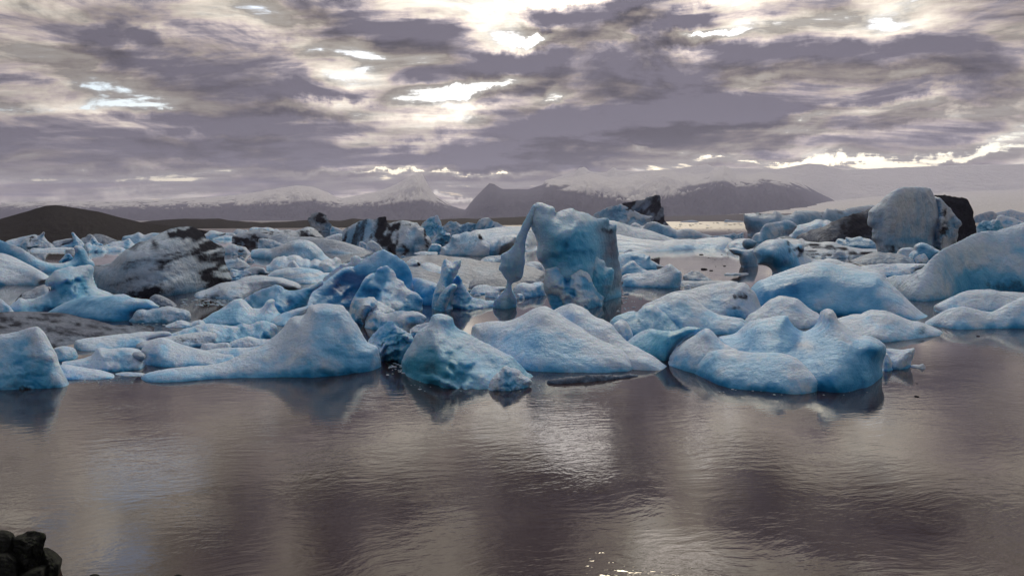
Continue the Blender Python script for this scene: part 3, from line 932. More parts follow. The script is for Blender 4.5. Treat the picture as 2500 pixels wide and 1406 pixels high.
# front right cluster
berg('iceberg', 'big wavy blue iceberg with a rounded horn and broad front lobe at the right foreground', 'iceberg', 'E',
     '-60,1110 0,1060 30,1010 60,990 150,970 200,930 260,890 350,870 450,857 480,868 492,895 520,930 580,960 650,940 688,905 700,845 715,822 735,816 765,825 780,845 800,885 850,930 920,980 1000,990 1050,1010 1085,1035 1102,1060 1103,1100 1085,1150 1080,1200 1084,1250 1086,1278',
     '-60,1180 300,1300 560,1335 700,1345 830,1346 960,1320 1086,1285', style='smooth', blue=.30, T=3.4, R=.8, amp=.55,
     spots=[(560, 1050, 180, 50, 'b', .22), (740, 840, 40, 40, 'b', -.18), (1010, 1160, 60, 70, 'b', .15), (420, 900, 60, 40, 't', .3), (1030, 1150, 50, 60, 'o', -.4)],
     parts=[('front_lobe', '-130,1205 -118,1170 -90,1140 -40,1105 0,1085 60,1075 150,1080 220,1090 330,1092 430,1098 520,1122 600,1188 650,1225 690,1255 717,1275 700,1300 690,1340', '-130,1210 -60,1260 0,1292 70,1315 150,1332 270,1342 400,1347 560,1356 690,1358', dict(style='smooth', blue=.26, T=1.7, amp=.45, spots=[(330, 1180, 160, 70, 'b', .18), (0, 1180, 80, 60, 'b', -.2)])),
            ('side_peak', '938,1125 945,1095 975,1050 1040,1000 1100,960 1150,920 1190,905 1220,912 1245,935 1290,985 1350,1025 1400,1045 1450,1060', '938,1135 970,1165 1040,1190 1100,1205 1450,1290', dict(fr='D', style='smooth', blue=.24, T=1.7, amp=.4))])
berg('ice_chunk', 'squarish white ice chunk at the right tip of the horned iceberg', 'ice chunk', 'E',
     '1082,1120 1095,1085 1112,1068 1200,1076 1250,1070 1283,1067 1286,1085 1278,1120 1262,1160 1258,1185', '1082,1200 1145,1202 1210,1202 1240,1198 1258,1190', style='smooth', blue=.22, T=.9, amp=.6)
berg('ice_chunk', 'narrow rounded ice knob wedged between horned iceberg and squarish chunk', 'ice chunk', 'E',
     '1076,1195 1085,1140 1098,1102 1110,1100 1130,1130 1142,1160 1145,1195', '1076,1212 1110,1216 1145,1210', style='dome', blue=.28, T=.5)
berg('ice_chip', 'thin wet sliver of clear ice floating off the squarish chunk', 'ice chip', 'E', '1250,1182 1275,1172 1310,1172 1335,1166 1352,1186', '1250,1186 1320,1198 1345,1205 1354,1190', style='flat', blue=.05, grey=.3, T=.25, step=1.2)
berg('ice_slab', 'white humped ice slab with a grey ash pointed tip right of the horn', 'ice slab', 'E',
     '700,900 800,876 860,862 900,850 960,848 990,830 1010,823 1060,828 1100,830 1180,858 1260,890 1330,902 1370,918 1420,940 1450,955 1472,980', '700,990 860,1000 1000,1025 1100,1036 1200,1020 1300,1000 1400,995 1472,983',
     style='smooth', blue=.14, T=2.6, amp=.7, spots=[(1330, 950, 45, 40, 'd', .62), (1080, 920, 80, 20, 'b', .25), (1200, 960, 120, 40, 'b', .1)])
berg('ice_slab', 'snowy ridge with dark dimples behind the horned iceberg', 'ice slab', 'E',
     '200,900 240,850 280,830 350,770 400,745 432,735 500,745 535,752 560,770 620,820 690,860 740,900', 940, style='smooth', blue=.16, T=2.2, amp=.9, spots=[(640, 860, 40, 18, 'd', .4), (520, 830, 80, 16, 'b', .2)])
berg('iceberg', 'teal cracked ice block tucked behind the pointed slab end', 'iceberg', 'D',
     '640,1010 690,962 740,930 810,905 850,912 900,922 950,925 990,920 1030,905 1060,895 1100,893 1150,902 1140,930 1070,965 1010,1005 970,1060 940,1130', '640,1060 750,1080 850,1110 940,1142', glow=0.6, style='smooth', blue=.45, teal=.8, T=1.8, amp=.6,
     spots=[(1000, 980, 60, 16, 'd', .35), (1140, 920, 20, 16, 'd', .4)])
berg('ice_spur', 'upright white ice spur leaning beside the teal cracked block', 'ice spur', 'D', '552,990 548,930 556,880 575,858 610,842 640,852 665,885 690,945 688,985', 1010, style='smooth', blue=.15, T=.9, amp=.6)
berg('iceberg', 'pale blue twin humped berg behind the teal cracked block', 'iceberg', 'D',
     '525,880 545,845 580,820 640,797 690,785 715,792 740,770 765,752 790,742 825,742 850,755 870,772 920,800 1000,830 1080,850 1118,888', '525,960 800,965 1118,950', glow=0.4, style='smooth', blue=.42, teal=.35, T=1.7, amp=.6)
berg('iceberg', 'smooth pale berg with a rounded peak and long right shoulder before the ash spotted mound', 'iceberg', 'D',
     '790,790 810,745 900,702 960,672 1000,664 1030,666 1060,680 1100,705 1150,735 1220,782 1300,812 1400,832 1440,838 1475,862', '790,940 1150,950 1475,945', style='smooth', blue=.28, T=2.4, amp=.6, spots=[(1050, 740, 120, 60, 't', .35)])
berg('ice_chip', 'tiny white pointed ice piece in front of the ash spotted mound', 'ice chip', 'D', '1282,800 1290,775 1305,762 1325,770 1345,795 1348,812', 816, style='craggy', blue=.08, T=.25, amp=.4)
berg('ice_mound', 'lavender snow mound with black ash smudges left of the big blue dome', 'ice mound', 'D',
     '760,745 850,708 950,660 1020,645 1080,640 1150,618 1220,600 1290,588 1340,580 1375,580 1400,592 1440,588 1470,600 1500,632 1530,665 1568,750', 838, style='smooth', blue=.05, grey=.15, T=2.8, amp=.9,
     spots=[(1400, 685, 35, 25, 'd', .75), (1460, 690, 28, 30, 'd', .85), (1390, 765, 50, 16, 'd', .6), (1500, 640, 25, 40, 'd', .5), (1300, 740, 120, 50, 'd', .16)])
berg('iceberg', 'big rounded blue dome of ice sloping to a point on the right', 'iceberg', 'E',
     '235,720 262,680 300,640 350,620 400,598 480,570 540,548 600,530 650,520 705,517 760,526 800,540 860,555 960,572 1050,590 1085,612 1110,640 1150,675 1190,712 1250,770 1300,815 1340,845 1392,868', '235,840 600,850 850,860 1100,885 1330,895 1392,875',
     style='dome', blue=.40, T=3.6, R=.8, amp=.45, spots=[(620, 690, 220, 70, 'b', .16), (800, 580, 200, 40, 't', .25), (560, 560, 120, 30, 'b', -.15), (1200, 830, 150, 40, 'b', -.2)])
berg('ice_floe', 'low pillowy white floe at the right edge nearest the open water', 'ice floe', 'E',
     '1358,897 1400,870 1450,840 1480,825 1530,810 1575,805 1620,806 1700,825 1750,835 1790,830 1830,812 1860,792 1920,765 1980,738 2100,700', '1358,900 1400,925 1450,942 1600,950 1800,947 2100,940', style='smooth', blue=.12, T=1.8, amp=.6)
berg('ice_floe', 'flat topped pale floe just behind the pillowy white floe on the right', 'ice floe', 'E',
     '1416,835 1412,800 1430,785 1480,760 1560,722 1600,708 1650,698 1700,696 1780,694 1830,704 1870,708 1979,715 2100,730', '1416,842 1500,850 2100,845', style='smooth', blue=.18, T=1.8, amp=.5)
berg('iceberg', 'huge sloping ice ramp rising out of the right edge with a dark hollow under it', 'iceberg', 'E',
     '1085,625 1150,605 1230,602 1262,600 1290,575 1325,560 1360,530 1420,470 1480,430 1520,410 1560,390 1640,350 1690,332 1740,324 1780,322 1810,320 1850,308 1920,287 1990,262 2150,215', '1085,690 1150,740 1200,765 1280,782 1400,784 1440,770 1560,725 1750,712 2150,712',
     style='smooth', blue=.24, teal=.2, T=3.4, R=.9, amp=.35, spots=[(1900, 680, 200, 55, 'd', .55), (1900, 660, 220, 60, 'b', .4), (1250, 660, 140, 60, 'b', -.2)])  # dark and blue spots at the right paint the shade of the undercut
# ================================================================== left middle
berg('ice_floe', 'low white crinkled floe stretching behind the shark fin tail', 'ice floe', 'A',
     '508,1040 512,1005 530,985 620,968 680,960 750,955 820,945 880,940 940,930 1000,925 1060,928 1140,925 1172,945 1120,965 1040,990', '508,1055 640,1058 900,1040 1040,1020', style='flat', blue=.12, T=1.4, amp=1.3)
berg('ice_floe', 'low floe with grey ash stripes behind the white snow ridge', 'ice floe', 'A',
     '925,1035 940,1010 1000,990 1060,975 1150,958 1230,945 1280,940 1330,935 1400,928 1450,930 1475,938 1492,975 1480,1002', '925,1045 1100,1050 1300,1040 1480,1010', style='lumpy', blue=.1, grey=.25, T=1.1, amp=.6, strata=(12, 4), spots=[(1280, 975, 100, 18, 'd', .55), (1380, 1000, 90, 18, 'd', .5), (960, 1020, 40, 25, 'd', .5)])
berg('ice_ridge', 'white snow ridge with a rounded left end behind the shark fin tail', 'ice ridge', 'A',
     '985,1100 968,1062 985,1030 1020,1003 1065,980 1110,967 1150,975 1200,1000 1300,1032 1380,1048 1450,1060 1600,1075', '985,1165 1600,1170', style='smooth', blue=.16, T=1.5, amp=.8)
berg('ice_ridge', 'long low blue white ledge running up to the back of the shark fin', 'ice ridge', 'A',
     '1240,1130 1290,1085 1400,1055 1500,1040 1600,1034 1700,1032 1760,1025 1830,1010 1900,990', 1150, style='smooth', blue=.24, T=1.2, amp=.9)
berg('ice_chunk', 'heap of pale ice lumps between left block and shark fin tail', 'ice chunk', 'A',
     '425,1135 470,1125 560,1110 610,1095 640,1078 660,1045 690,1036 720,1045 770,1042 860,1035 910,1042 935,1055 950,1080 975,1110 1000,1165', '425,1200 700,1205 1000,1185', style='lumpy', blue=.14, teal=.15, T=1.3, amp=.5)
berg('ice_chunk', 'round grey ice boulder sitting among the pale ice lumps', 'ice chunk', 'A', '886,1100 892,1080 930,1064 965,1068 988,1090 992,1112 965,1135 925,1128', 0, ref=1190, style='dome', grey=.55, blue=.2, T=.3, push=.45)
berg('ice_shelf', 'flat white ice shelf tapering to a point beside the left block', 'ice shelf', 'A',
     '400,1165 430,1150 520,1165 600,1178 660,1188 720,1205 770,1222 806,1238', '400,1255 550,1258 700,1255 806,1243', style='flat', blue=.18, T=1.0, amp=.8)
berg('ice_chip', 'flat white sliver afloat before the tail of the shark fin', 'ice chip', 'A', '788,1215 830,1204 900,1204 985,1212 990,1225', '788,1222 880,1232 990,1230', style='flat', blue=.1, T=.4)
berg('ice_chunk', 'small bluish cube of ice standing behind the left edge block', 'ice chunk', 'A', '366,1060 370,1042 400,1030 440,1024 480,1030 505,1042 520,1075 527,1105', '366,1130 440,1136 527,1112', style='smooth', blue=.3, teal=.2, T=.7, amp=.6)
berg('ice_floe', 'scalloped pale blue floe behind the striped ash floe', 'ice floe', 'B',
     '-120,975 -60,950 0,935 60,915 100,900 180,880 250,865 300,870 350,880 420,888 455,872 485,863 530,875 560,870 600,858 640,855 690,866 715,885 726,900 716,965', '-120,1020 300,1010 600,985 716,970', glow=0.5, style='craggy', blue=.32, teal=.2, T=1.5, amp=.55)
berg('ice_floe', 'little hummocked floe lying against the left flank of the shark fin', 'ice floe', 'B', '385,1010 410,990 450,972 500,958 530,955 570,965 620,975 690,975 720,990', 1035, style='lumpy', blue=.16, grey=.1, T=.9, amp=.4)
berg('ice_chip', 'low crusty ice crumb left of the little hummocked floe', 'ice chip', 'B', '195,1035 215,1015 250,1008 300,1008 370,1004 395,1020 405,1040', 1050, style='lumpy', blue=.1, T=.5, amp=.4)
berg('ice_floe', 'thin snowy crust floating at the foot of the two peaked blue ridge', 'ice floe', 'B', '-45,885 0,868 40,850 75,852 120,866 150,855 190,845 215,870 230,885', 900, style='lumpy', blue=.12, grey=.1, T=.9, amp=.4)
berg('gravel_floe', 'broad low floe covered in brown grey gravel at the left edge', 'ice floe', 'A',
     '-120,800 -30,792 100,795 180,797 250,800 330,808 400,820 480,835 560,846 640,858 750,870 860,876 1000,880 1060,884 1100,895 1080,915', '-120,1060 350,1030 500,1022 700,985 900,950 1080,920', style='flat', grey=.95, dirt=.42, blue=.1, T=9.0, R=1.0, amp=.6, strata=(-8, 5), noise_grey=.2, bands=.5)
berg('ice_chunk', 'rough clear ice boulder floating beyond the gravel covered floe', 'ice chunk', 'A', '885,850 905,825 920,795 950,775 980,770 1020,776 1060,768 1100,758 1160,750 1200,757 1240,768 1275,780 1296,800 1305,825 1300,855', '885,862 1000,868 1150,868 1300,860', style='lumpy', blue=.2, teal=.15, grey=.25, T=1.1, amp=.5)
berg('iceberg', 'low elongated deep blue berg in front of the pillowy blue peak', 'iceberg', 'A',
     '315,798 370,768 430,735 500,708 560,692 600,684 650,682 710,684 770,682 830,684 900,690 960,700 1020,706 1055,730 1080,745 1092,762 1040,780 960,800 925,820', '315,803 420,815 520,832 650,850 720,857 820,860 925,845', glow=0.3, style='smooth', blue=.52, teal=.1, T=2.2, amp=.6, strata=(10, 3), spots=[(780, 810, 140, 22, 'd', .42), (820, 800, 160, 40, 'b', .25), (950, 730, 90, 30, 'b', -.3)])
berg('iceberg', 'sparkling light blue peak with a blunt flat top left of the big ash stained berg', 'iceberg', 'F',
     '95,1290 115,1240 150,1200 215,1155 255,1120 290,1108 340,1130 400,1132 455,1128 510,1105 560,1088 610,1060 655,1030 700,1005 742,988 690,960 640,945 625,915 632,870 660,828 690,810 712,775 755,738 800,722 850,706 910,695 960,676 1000,680 1035,688 1080,675 1130,668 1190,658 1230,657 1262,668 1278,700 1270,760 1262,800 1255,850 1262,890 1280,930 1330,972 1380,995 1425,1012 1470,1030 1512,1042 1545,1065 1600,1062 1700,1055 1760,1070 1800,1100', '95,1300 250,1308 450,1312 620,1308 900,1290 1400,1240 1800,1200',
     glow=0.5, style='craggy', blue=.30, teal=.35, T=2.8, R=.8, amp=.55, spots=[(540, 1260, 140, 40, 'd', .45), (450, 1230, 260, 90, 'b', .2), (1000, 760, 220, 70, 'b', -.15), (1050, 1000, 120, 60, 'b', .1)])
berg('ice_chunk', 'grey ice wedge with a thin black stripe on its left edge behind the blue peak', 'ice chunk', 'F',
     '200,1160 240,1110 300,1052 350,1025 420,1005 480,970 540,945 600,928 650,945 700,985', 1190, style='flat', grey=.7, blue=.1, T=2.0, amp=.6, spots=[(280, 1075, 75, 22, 'd', .8), (225, 1130, 25, 40, 'd', .8), (520, 1060, 80, 40, 'd', .25)])
berg('iceberg', 'snowy slope with a blue upper crest sweeping in from the left edge', 'iceberg', 'F',
     '-120,470 0,492 60,500 120,525 180,555 250,592 330,632 400,672 470,710 550,758 610,800 665,835 650,880 600,932', '-120,945 0,938 300,930 600,937', style='smooth', blue=.06, T=5.0, R=1.0, amp=.4, strata=(-26, 4), spots=[(250, 900, 300, 20, 'd', .16)],
     parts=[('blue_crest', '-120,300 -20,312 0,320 60,342 100,356 180,380 250,410 310,440 380,480 440,520 500,560 570,590 640,612 700,625 760,632 820,630 880,625 920,612 960,598 985,585 1012,560 1028,525 1030,490 1022,450 1008,420 1018,400 1042,391 1090,396 1120,410 1150,430 1172,460 1192,490 1210,530 1225,565 1255,592 1290,620 1302,655', '-120,760 300,780 640,800 760,740 1000,690 1302,662', dict(style='smooth', blue=.42, T=2.2, amp=.4, spots=[(600, 720, 140, 60, 'b', .3), (1090, 480, 90, 90, 'b', -.05)]))])
berg('ice_chunk', 'small triangular blue fin of ice beside the taller curved fin', 'ice chunk', 'F', '808,614 840,580 862,558 890,522 912,505 938,497 962,508 985,532 1005,565 1010,600', 620, glow=0.6, style='blade', blue=.4, T=.9)
berg('ice_chip', 'pale ice corner poking in at the left edge above the gravel floe', 'ice chip', 'A', '-60,680 0,700 20,715 40,732 60,750 80,775 95,798', 806, style='smooth', blue=.12, T=.9)
berg('iceberg', 'large grey iceberg with black ash crown and sweeping dark strata', 'iceberg', 'A',
     '600,560 620,490 660,472 700,466 740,462 768,448 800,422 830,392 850,372 890,350 930,330 970,312 1010,300 1045,280 1080,262 1110,248 1140,236 1170,222 1200,213 1240,206 1275,205 1310,208 1340,216 1362,228 1382,246 1395,268 1400,288 1425,290 1442,300 1462,315 1490,330 1512,335 1530,350 1536,370 1534,400 1528,430 1540,465 1552,495 1562,525 1575,550 1592,575 1560,592',
     '600,600 750,660 900,690 1020,692 1140,682 1240,672 1330,660 1420,628 1500,605 1560,595', style='layer', blue=.12, grey=.55, teal=.2, dirt=.14, T=6.0, R=.9, amp=1.0, strata=(14, 4.5), noise_grey=.35, bands=.85,
     spots=[(1270, 240, 90, 36, 'd', .95), (1350, 270, 40, 60, 'd', .8), (1200, 262, 40, 20, 'd', .6), (1440, 320, 50, 26, 'd', .9), (1060, 320, 30, 30, 'd', .45), (1090, 350, 60, 24, 'd', .4), (1470, 580, 80, 40, 'd', .62), (1330, 400, 120, 22, 'd', .26), (950, 560, 240, 26, 'd', .24), (1200, 500, 240, 18, 'd', .24), (850, 640, 160, 30, 'd', .3), (1420, 540, 60, 26, 'd', .4), (1140, 240, 60, 14, 'g', -.6), (900, 380, 120, 60, 'g', -.4), (1100, 310, 90, 40, 'g', -.35), (1540, 470, 40, 100, 'g', -.3)])
berg('ice_chip', 'grey slush lump at the foot of the ash crowned iceberg', 'ice chip', 'A', '1018,725 1040,690 1070,676 1100,680 1140,700 1180,722 1205,742', 756, style='lumpy', grey=.75, blue=.1, T=.8, amp=.6)
berg('ice_floe', 'bumpy lavender floe of small ice knobs right of the ash crowned iceberg', 'ice floe', 'B',
     '140,688 165,660 200,648 240,635 280,620 320,600 350,590 400,582 450,575 480,558 530,545 580,540 640,545 700,550 750,560 800,575 840,592 868,615 875,640 800,650 700,650 640,670', '140,700 250,688 330,705 400,715 470,708 540,690 640,680', style='lumpy', blue=.04, grey=.32, T=4.2, amp=.75, spots=[(270, 685, 60, 26, 'd', .7), (560, 640, 50, 20, 'd', .4), (440, 620, 60, 16, 'd', .35)])
berg('ice_chunk', 'sharp cornered pale ice wedge behind the bumpy lavender floe', 'ice chunk', 'G', '1128,815 1140,790 1150,738 1180,748 1240,758 1300,764 1350,770 1385,790 1370,850', 860, style='blade', blue=.16, T=1.2, sharp=True)
berg('ice_slab', 'flat grey ice plate with broken end next to the pale wedge', 'ice slab', 'G', '1300,748 1360,738 1410,720 1470,718 1530,732 1545,745 1560,772 1590,795 1560,806 1500,800', 812, style='flat', grey=.5, blue=.1, T=1.5, spots=[(1480, 775, 60, 16, 'd', .5)])
berg('ice_chunk', 'bluish grey ice tooth beside the right foot of the ash crowned iceberg', 'ice chunk', 'G', '1060,640 1130,630 1200,625 1225,612 1270,625 1330,668 1372,700 1380,730', 770, style='smooth', grey=.45, blue=.25, T=2.0, spots=[(1120, 780, 50, 30, 'd', .7), (1210, 690, 20, 70, 'd', .4)])
berg('iceberg', 'low grey and blue dome of ice with an ash dusted left half', 'iceberg', 'H',
     '-280,660 -200,640 -100,630 0,640 60,622 110,605 180,582 250,555 300,530 340,518 400,511 450,511 510,514 555,523 600,542 640,570 685,610 720,645 748,680 765,710 790,735 835,765', '-280,760 0,800 400,830 835,810', style='dome', blue=.36, T=5.0, R=.8, amp=.35, spots=[(160, 640, 260, 110, 'g', .65), (330, 580, 60, 60, 'd', .28), (120, 600, 200, 24, 'd', .25), (600, 660, 140, 120, 'b', .1)])
berg('ice_ridge', 'long smooth grey ridge of ice descending to the right behind the dome', 'ice ridge', 'H',
     '-60,510 0,470 60,440 150,418 220,422 270,435 315,470 400,468 460,464 540,466 600,470 660,476 720,486 800,494 900,502 980,518 1080,542 1180,575 1300,612 1380,635 1460,660 1540,688', '-60,560 200,600 700,650 1000,850 1200,840 1540,740', style='smooth', grey=.60, blue=.2, T=7.0, R=.9, amp=.35, strata=(-14, 4), spots=[(900, 720, 200, 60, 'g', -.4), (850, 730, 60, 30, 'd', .5), (120, 500, 140, 14, 'd', .5)])
berg('ice_ridge', 'wide dirty ridge dusted with dark ash under the mushroom shaped ice rock', 'ice ridge', 'H',
     '-560,470 -480,420 -400,395 -280,375 -150,345 0,385 60,378 150,370 250,362 330,368 375,372 400,360 440,352 480,335 530,322 590,326 640,345 680,390 720,432 760,470 800,520', '-560,560 0,600 800,590', style='layer', grey=.62, blue=.1, dirt=.12, T=9.0, amp=.6, strata=(-6, 4), bands=.75, spots=[(-250, 520, 280, 50, 'd', .7), (480, 420, 100, 40, 'd', .7), (440, 380, 40, 14, 'd', .5), (100, 380, 200, 16, 'g', -.4), (570, 340, 90, 20, 'g', -.4)])
berg('ice_chunk', 'smooth grey blue shard on the dirty ridge left of the dome', 'ice chunk', 'G', '1468,430 1474,405 1492,392 1530,389 1570,392 1620,402 1660,415 1710,435 1770,460 1790,490', 530, style='smooth', grey=.45, blue=.3, T=2.2)
berg('ice_chunk', 'pale dirty ice scrap with two dark pits left of the grey shard', 'ice chunk', 'G', '1040,520 1075,490 1120,468 1170,452 1210,465 1260,478 1320,490 1340,510 1370,545', 570, style='lumpy', grey=.2, blue=.05, T=2.0, amp=.4, spots=[(1265, 535, 40, 24, 'd', .8), (1250, 475, 50, 14, 'd', .6)])
berg('ice_rock', 'mushroom shaped block of ice with a black ash cap on the skyline', 'ice rock', 'H',
     '590,330 580,280 555,240 545,205 560,180 590,160 600,132 635,122 675,116 682,106 720,112 765,125 800,145 822,165 832,200 850,218 842,245 868,268 892,285 902,310 930,340 965,352 988,372 965,400', '590,345 700,400 800,420 880,430 965,410', style='craggy', grey=.55, blue=.15, T=2.4, amp=.5,
     spots=[(710, 180, 110, 62, 'd', 1.0), (750, 240, 90, 30, 'd', .8), (560, 200, 30, 30, 'd', .6), (860, 380, 100, 24, 'd', .5), (640, 290, 40, 30, 'g', -.3)])
berg('ice_slope', 'bright snow wedge behind the mushroom shaped block', 'ice slope', 'H', '870,360 890,312 930,322 970,335 1010,352 1050,376 1090,400', 420, style='smooth', blue=.05, T=2.0)
berg('ice_mound', 'rounded white snow mound in a gap below the mushroom shaped block', 'ice mound', 'H', '735,500 790,480 850,458 900,440 950,425 1010,420 1060,428 1092,445 1110,475 1108,505 1085,530', 548, style='dome', blue=.08, T=2.2, spots=[(1100, 480, 14, 40, 'd', .5)])
berg('iceberg', 'wide iceberg with bold black vertical ash streaks and a dark horn on top', 'iceberg', 'H',
     '1045,385 1080,350 1120,328 1170,300 1220,272 1270,248 1320,225 1370,212 1420,205 1470,206 1520,212 1550,200 1582,186 1630,178 1665,174 1686,180 1688,215 1696,245 1725,275 1780,262 1850,245 1920,234 2000,236 2070,248 2140,256 2172,292 2210,332 2250,352 2268,400 2285,440 2325,475 2338,520 2345,580 2315,640', '1045,480 1150,545 1300,640 1500,650 1700,690 1850,742 1960,756 2050,742 2200,690 2315,645',
     style='craggy', grey=.42, blue=.12, T=7.0, amp=.55, strata=(72, 3.5), bands=.855,
     spots=[(1600, 330, 110, 150, 'd', .95), (1650, 560, 130, 110, 'd', .85), (1800, 650, 70, 90, 'd', .75), (1960, 650, 50, 110, 'd', .95), (1640, 200, 50, 40, 'd', .9), (2250, 430, 22, 110, 'd', .9), (2280, 580, 26, 80, 'd', .9), (2000, 290, 150, 14, 'd', .7), (1800, 340, 60, 40, 'd', .6), (1850, 480, 30, 120, 'd', .5), (2040, 470, 80, 130, 'g', -.3), (1300, 300, 120, 60, 'g', -.25)])
berg('ice_chunk', 'uppermost small white ice block leaning on the black streaked iceberg', 'ice chunk', 'H', '1215,475 1225,452 1248,422 1275,406 1305,402 1330,420 1352,442 1392,468 1370,490', 505, style='blade', blue=.12, grey=.15, T=1.0, sharp=True)
berg('ice_chunk', 'rounded small ice block just under the uppermost block by the streaked iceberg', 'ice chunk', 'H', '1172,540 1190,518 1220,500 1268,486 1300,496 1320,515 1305,545', 562, style='smooth', blue=.1, grey=.15, T=.9)
berg('ice_chunk', 'cluster of broken ice bits below the rounded small block', 'ice chunk', 'H', '1285,575 1290,545 1320,528 1352,538 1390,565 1430,602 1442,640', 652, style='lumpy', blue=.12, grey=.2, T=1.0, amp=.6)
berg('ice_chunk', 'lowest and largest of the blocks leaning on the black streaked iceberg', 'ice chunk', 'H', '1395,580 1410,545 1445,524 1500,524 1540,548 1590,590 1625,632 1645,672', 690, style='smooth', blue=.12, grey=.2, T=1.3)
berg('ice_floe', 'row of puffy white ice humps below the dome', 'ice floe', 'H',
     '-60,880 -10,850 20,812 50,785 90,765 150,750 200,748 225,757 240,770 262,745 300,730 340,727 380,735 410,748 440,770 465,785 520,790 550,800 580,822 610,808 640,790 680,800 725,816 760,800 800,780 840,770 900,782 930,765 958,763 990,782 1006,805 1012,850 1035,890 1055,925', '-60,960 300,950 600,960 850,975 1055,940', style='lumpy', blue=.18, T=4.2, amp=.32,
     parts=[('hump', '560,900 600,870 640,850 700,860 730,835 790,825 850,828 880,850 910,890 960,910 1020,935', '560,960 800,990 1020,960', dict(style='dome', blue=.2, T=1.6)), ('hump', '240,880 270,845 300,820 340,810 380,850 420,890 470,905', '240,955 470,955', dict(style='dome', blue=.15, T=1.0))])
berg('ice_slab', 'flat layered blue ice slab with fine horizontal ripples', 'ice slab', 'H',
     '-30,1010 20,975 60,952 110,938 150,932 200,922 260,908 330,912 400,905 480,910 560,916 620,926 680,942 715,965 760,985 830,980 900,984 940,992 965,1010', '-30,1050 200,1110 400,1150 650,1150 965,1080', style='layer', blue=.34, T=4.5, amp=.9, strata=(0, 7))
# ================================================================== central blue group
berg('iceberg', 'long vivid blue iceberg rising to a crumbling crest in the middle left', 'iceberg', 'B',
     '640,820 700,780 760,740 840,700 880,690 930,672 955,655 985,632 1010,610 1050,580 1100,545 1135,518 1175,492 1220,482 1265,478 1290,455 1320,440 1345,430 1360,405 1400,385 1432,372 1440,362 1465,368 1475,380 1500,392 1540,405 1560,425 1600,450 1620,480 1640,520 1660,640', '640,850 900,790 1050,770 1250,740 1660,740', glow=0.35, style='blade', blue=.55, T=2.4, R=.9, amp=.7, strata=(32, 2.6),
     spots=[(1180, 640, 160, 90, 'b', .4), (1400, 430, 140, 60, 'b', -.3), (1220, 560, 120, 40, 'b', .15), (1150, 610, 40, 14, 'd', .65), (850, 740, 150, 40, 'b', -.2)],
     parts=[('front_lobe', '1215,790 1225,745 1250,690 1282,640 1300,595 1325,560 1360,532 1400,525 1415,498 1450,482 1478,474 1500,490 1520,505 1535,535 1545,560 1590,582 1600,610 1640,640 1680,660 1705,685 1726,710 1715,745 1722,765', '1215,815 1400,800 1560,795 1700,780 1722,772', dict(style='blade', blue=.46, T=2.4, amp=.9, spots=[(1320, 640, 60, 60, 'b', .3), (1480, 540, 70, 50, 'b', -.2), (1620, 720, 80, 40, 'b', -.15)])),
            ('crest', '1000,620 1040,560 1080,520 1150,480 1160,460 1210,450 1232,412 1270,405 1300,425 1340,420 1372,400 1400,380 1440,366 1500,385 1560,420', '1000,700 1560,690', dict(style='craggy', blue=.16, T=1.4, push=1.2, amp=.6))])
berg('iceberg', 'two peaked blue ridge with a saddle in front of the long vivid iceberg', 'iceberg', 'B',
     '175,868 210,845 250,820 290,795 330,772 370,748 400,727 440,708 475,700 495,712 512,732 530,752 548,765 600,770 628,748 642,722 662,708 690,704 702,718 698,745 720,790', '175,880 350,888 450,888 600,880 720,860', glow=0.5, style='smooth', blue=.40, teal=.15, T=2.2, amp=.4,
     parts=[('back_ridge', '480,712 520,685 560,660 600,640 640,626 690,612 730,608 760,622 780,640 820,645 870,640 900,632 940,618 990,598 1030,578 1036,590 1034,612 1000,632 965,660 945,700 930,745 900,790', '480,770 700,830 900,800', dict(style='blade', blue=.34, T=1.8, amp=.6, spots=[(800, 740, 120, 50, 'b', .4)]))])
berg('iceberg', 'lavender blue slab ending in a little upright horn behind the shark fin', 'iceberg', 'B',
     '635,835 645,812 668,790 676,802 682,830 720,818 760,800 800,788 850,770 900,758 940,745 965,735 960,780 920,820 860,850', '635,850 700,880 760,890 860,875', style='smooth', blue=.26, T=1.8, amp=.5)
berg('ice_chunk', 'blue ice boulder at the foot of the vivid blue front lobe', 'ice chunk', 'B',
     '1220,800 1228,750 1245,715 1290,705 1330,692 1380,690 1410,715 1420,745 1400,780 1370,810 1330,870', '1220,830 1280,880 1330,900', style='craggy', blue=.30, T=1.2, amp=.4)
berg('ice_chunk', 'angular white block with sharp facets beside the blue ice boulder', 'ice chunk', 'B', '1325,870 1340,800 1370,755 1402,712 1430,722 1462,738 1500,760 1530,778 1545,800 1500,840', '1325,890 1420,890 1500,870', style='blade', blue=.16, T=1.1, sharp=True, amp=1.3)
berg('ice_chunk', 'jagged lavender ice chunk lying in front of the angular white block', 'ice chunk', 'B', '1320,895 1340,860 1370,820 1392,783 1430,790 1470,800 1540,790 1570,778 1610,788 1680,788 1720,805 1748,828 1735,860 1738,885 1690,888 1640,905', '1320,902 1400,912 1480,925 1560,938 1640,920', style='craggy', blue=.2, T=1.2, amp=.5)
berg('ice_chunk', 'pale block showing its corner behind the glassy teal berg', 'ice chunk', 'C', '396,915 420,900 455,880 500,872 540,866 560,900 540,940', 955, style='blade', blue=.1, T=.7)
berg('ice_chunk', 'angular white ice block with a black smudge on its right corner', 'ice chunk', 'H', '1805,885 1830,875 1870,868 1920,862 1962,850 1990,820 2020,798 2048,785 2072,784 2110,800 2150,822 2182,838 2178,870 2150,900 2115,920 2100,970 2070,1020 2030,1070 1960,1112 1920,1080', 1130, style='blade', blue=.14, T=2.0, amp=.9, sharp=True, spots=[(2160, 870, 40, 36, 'd', .95)])
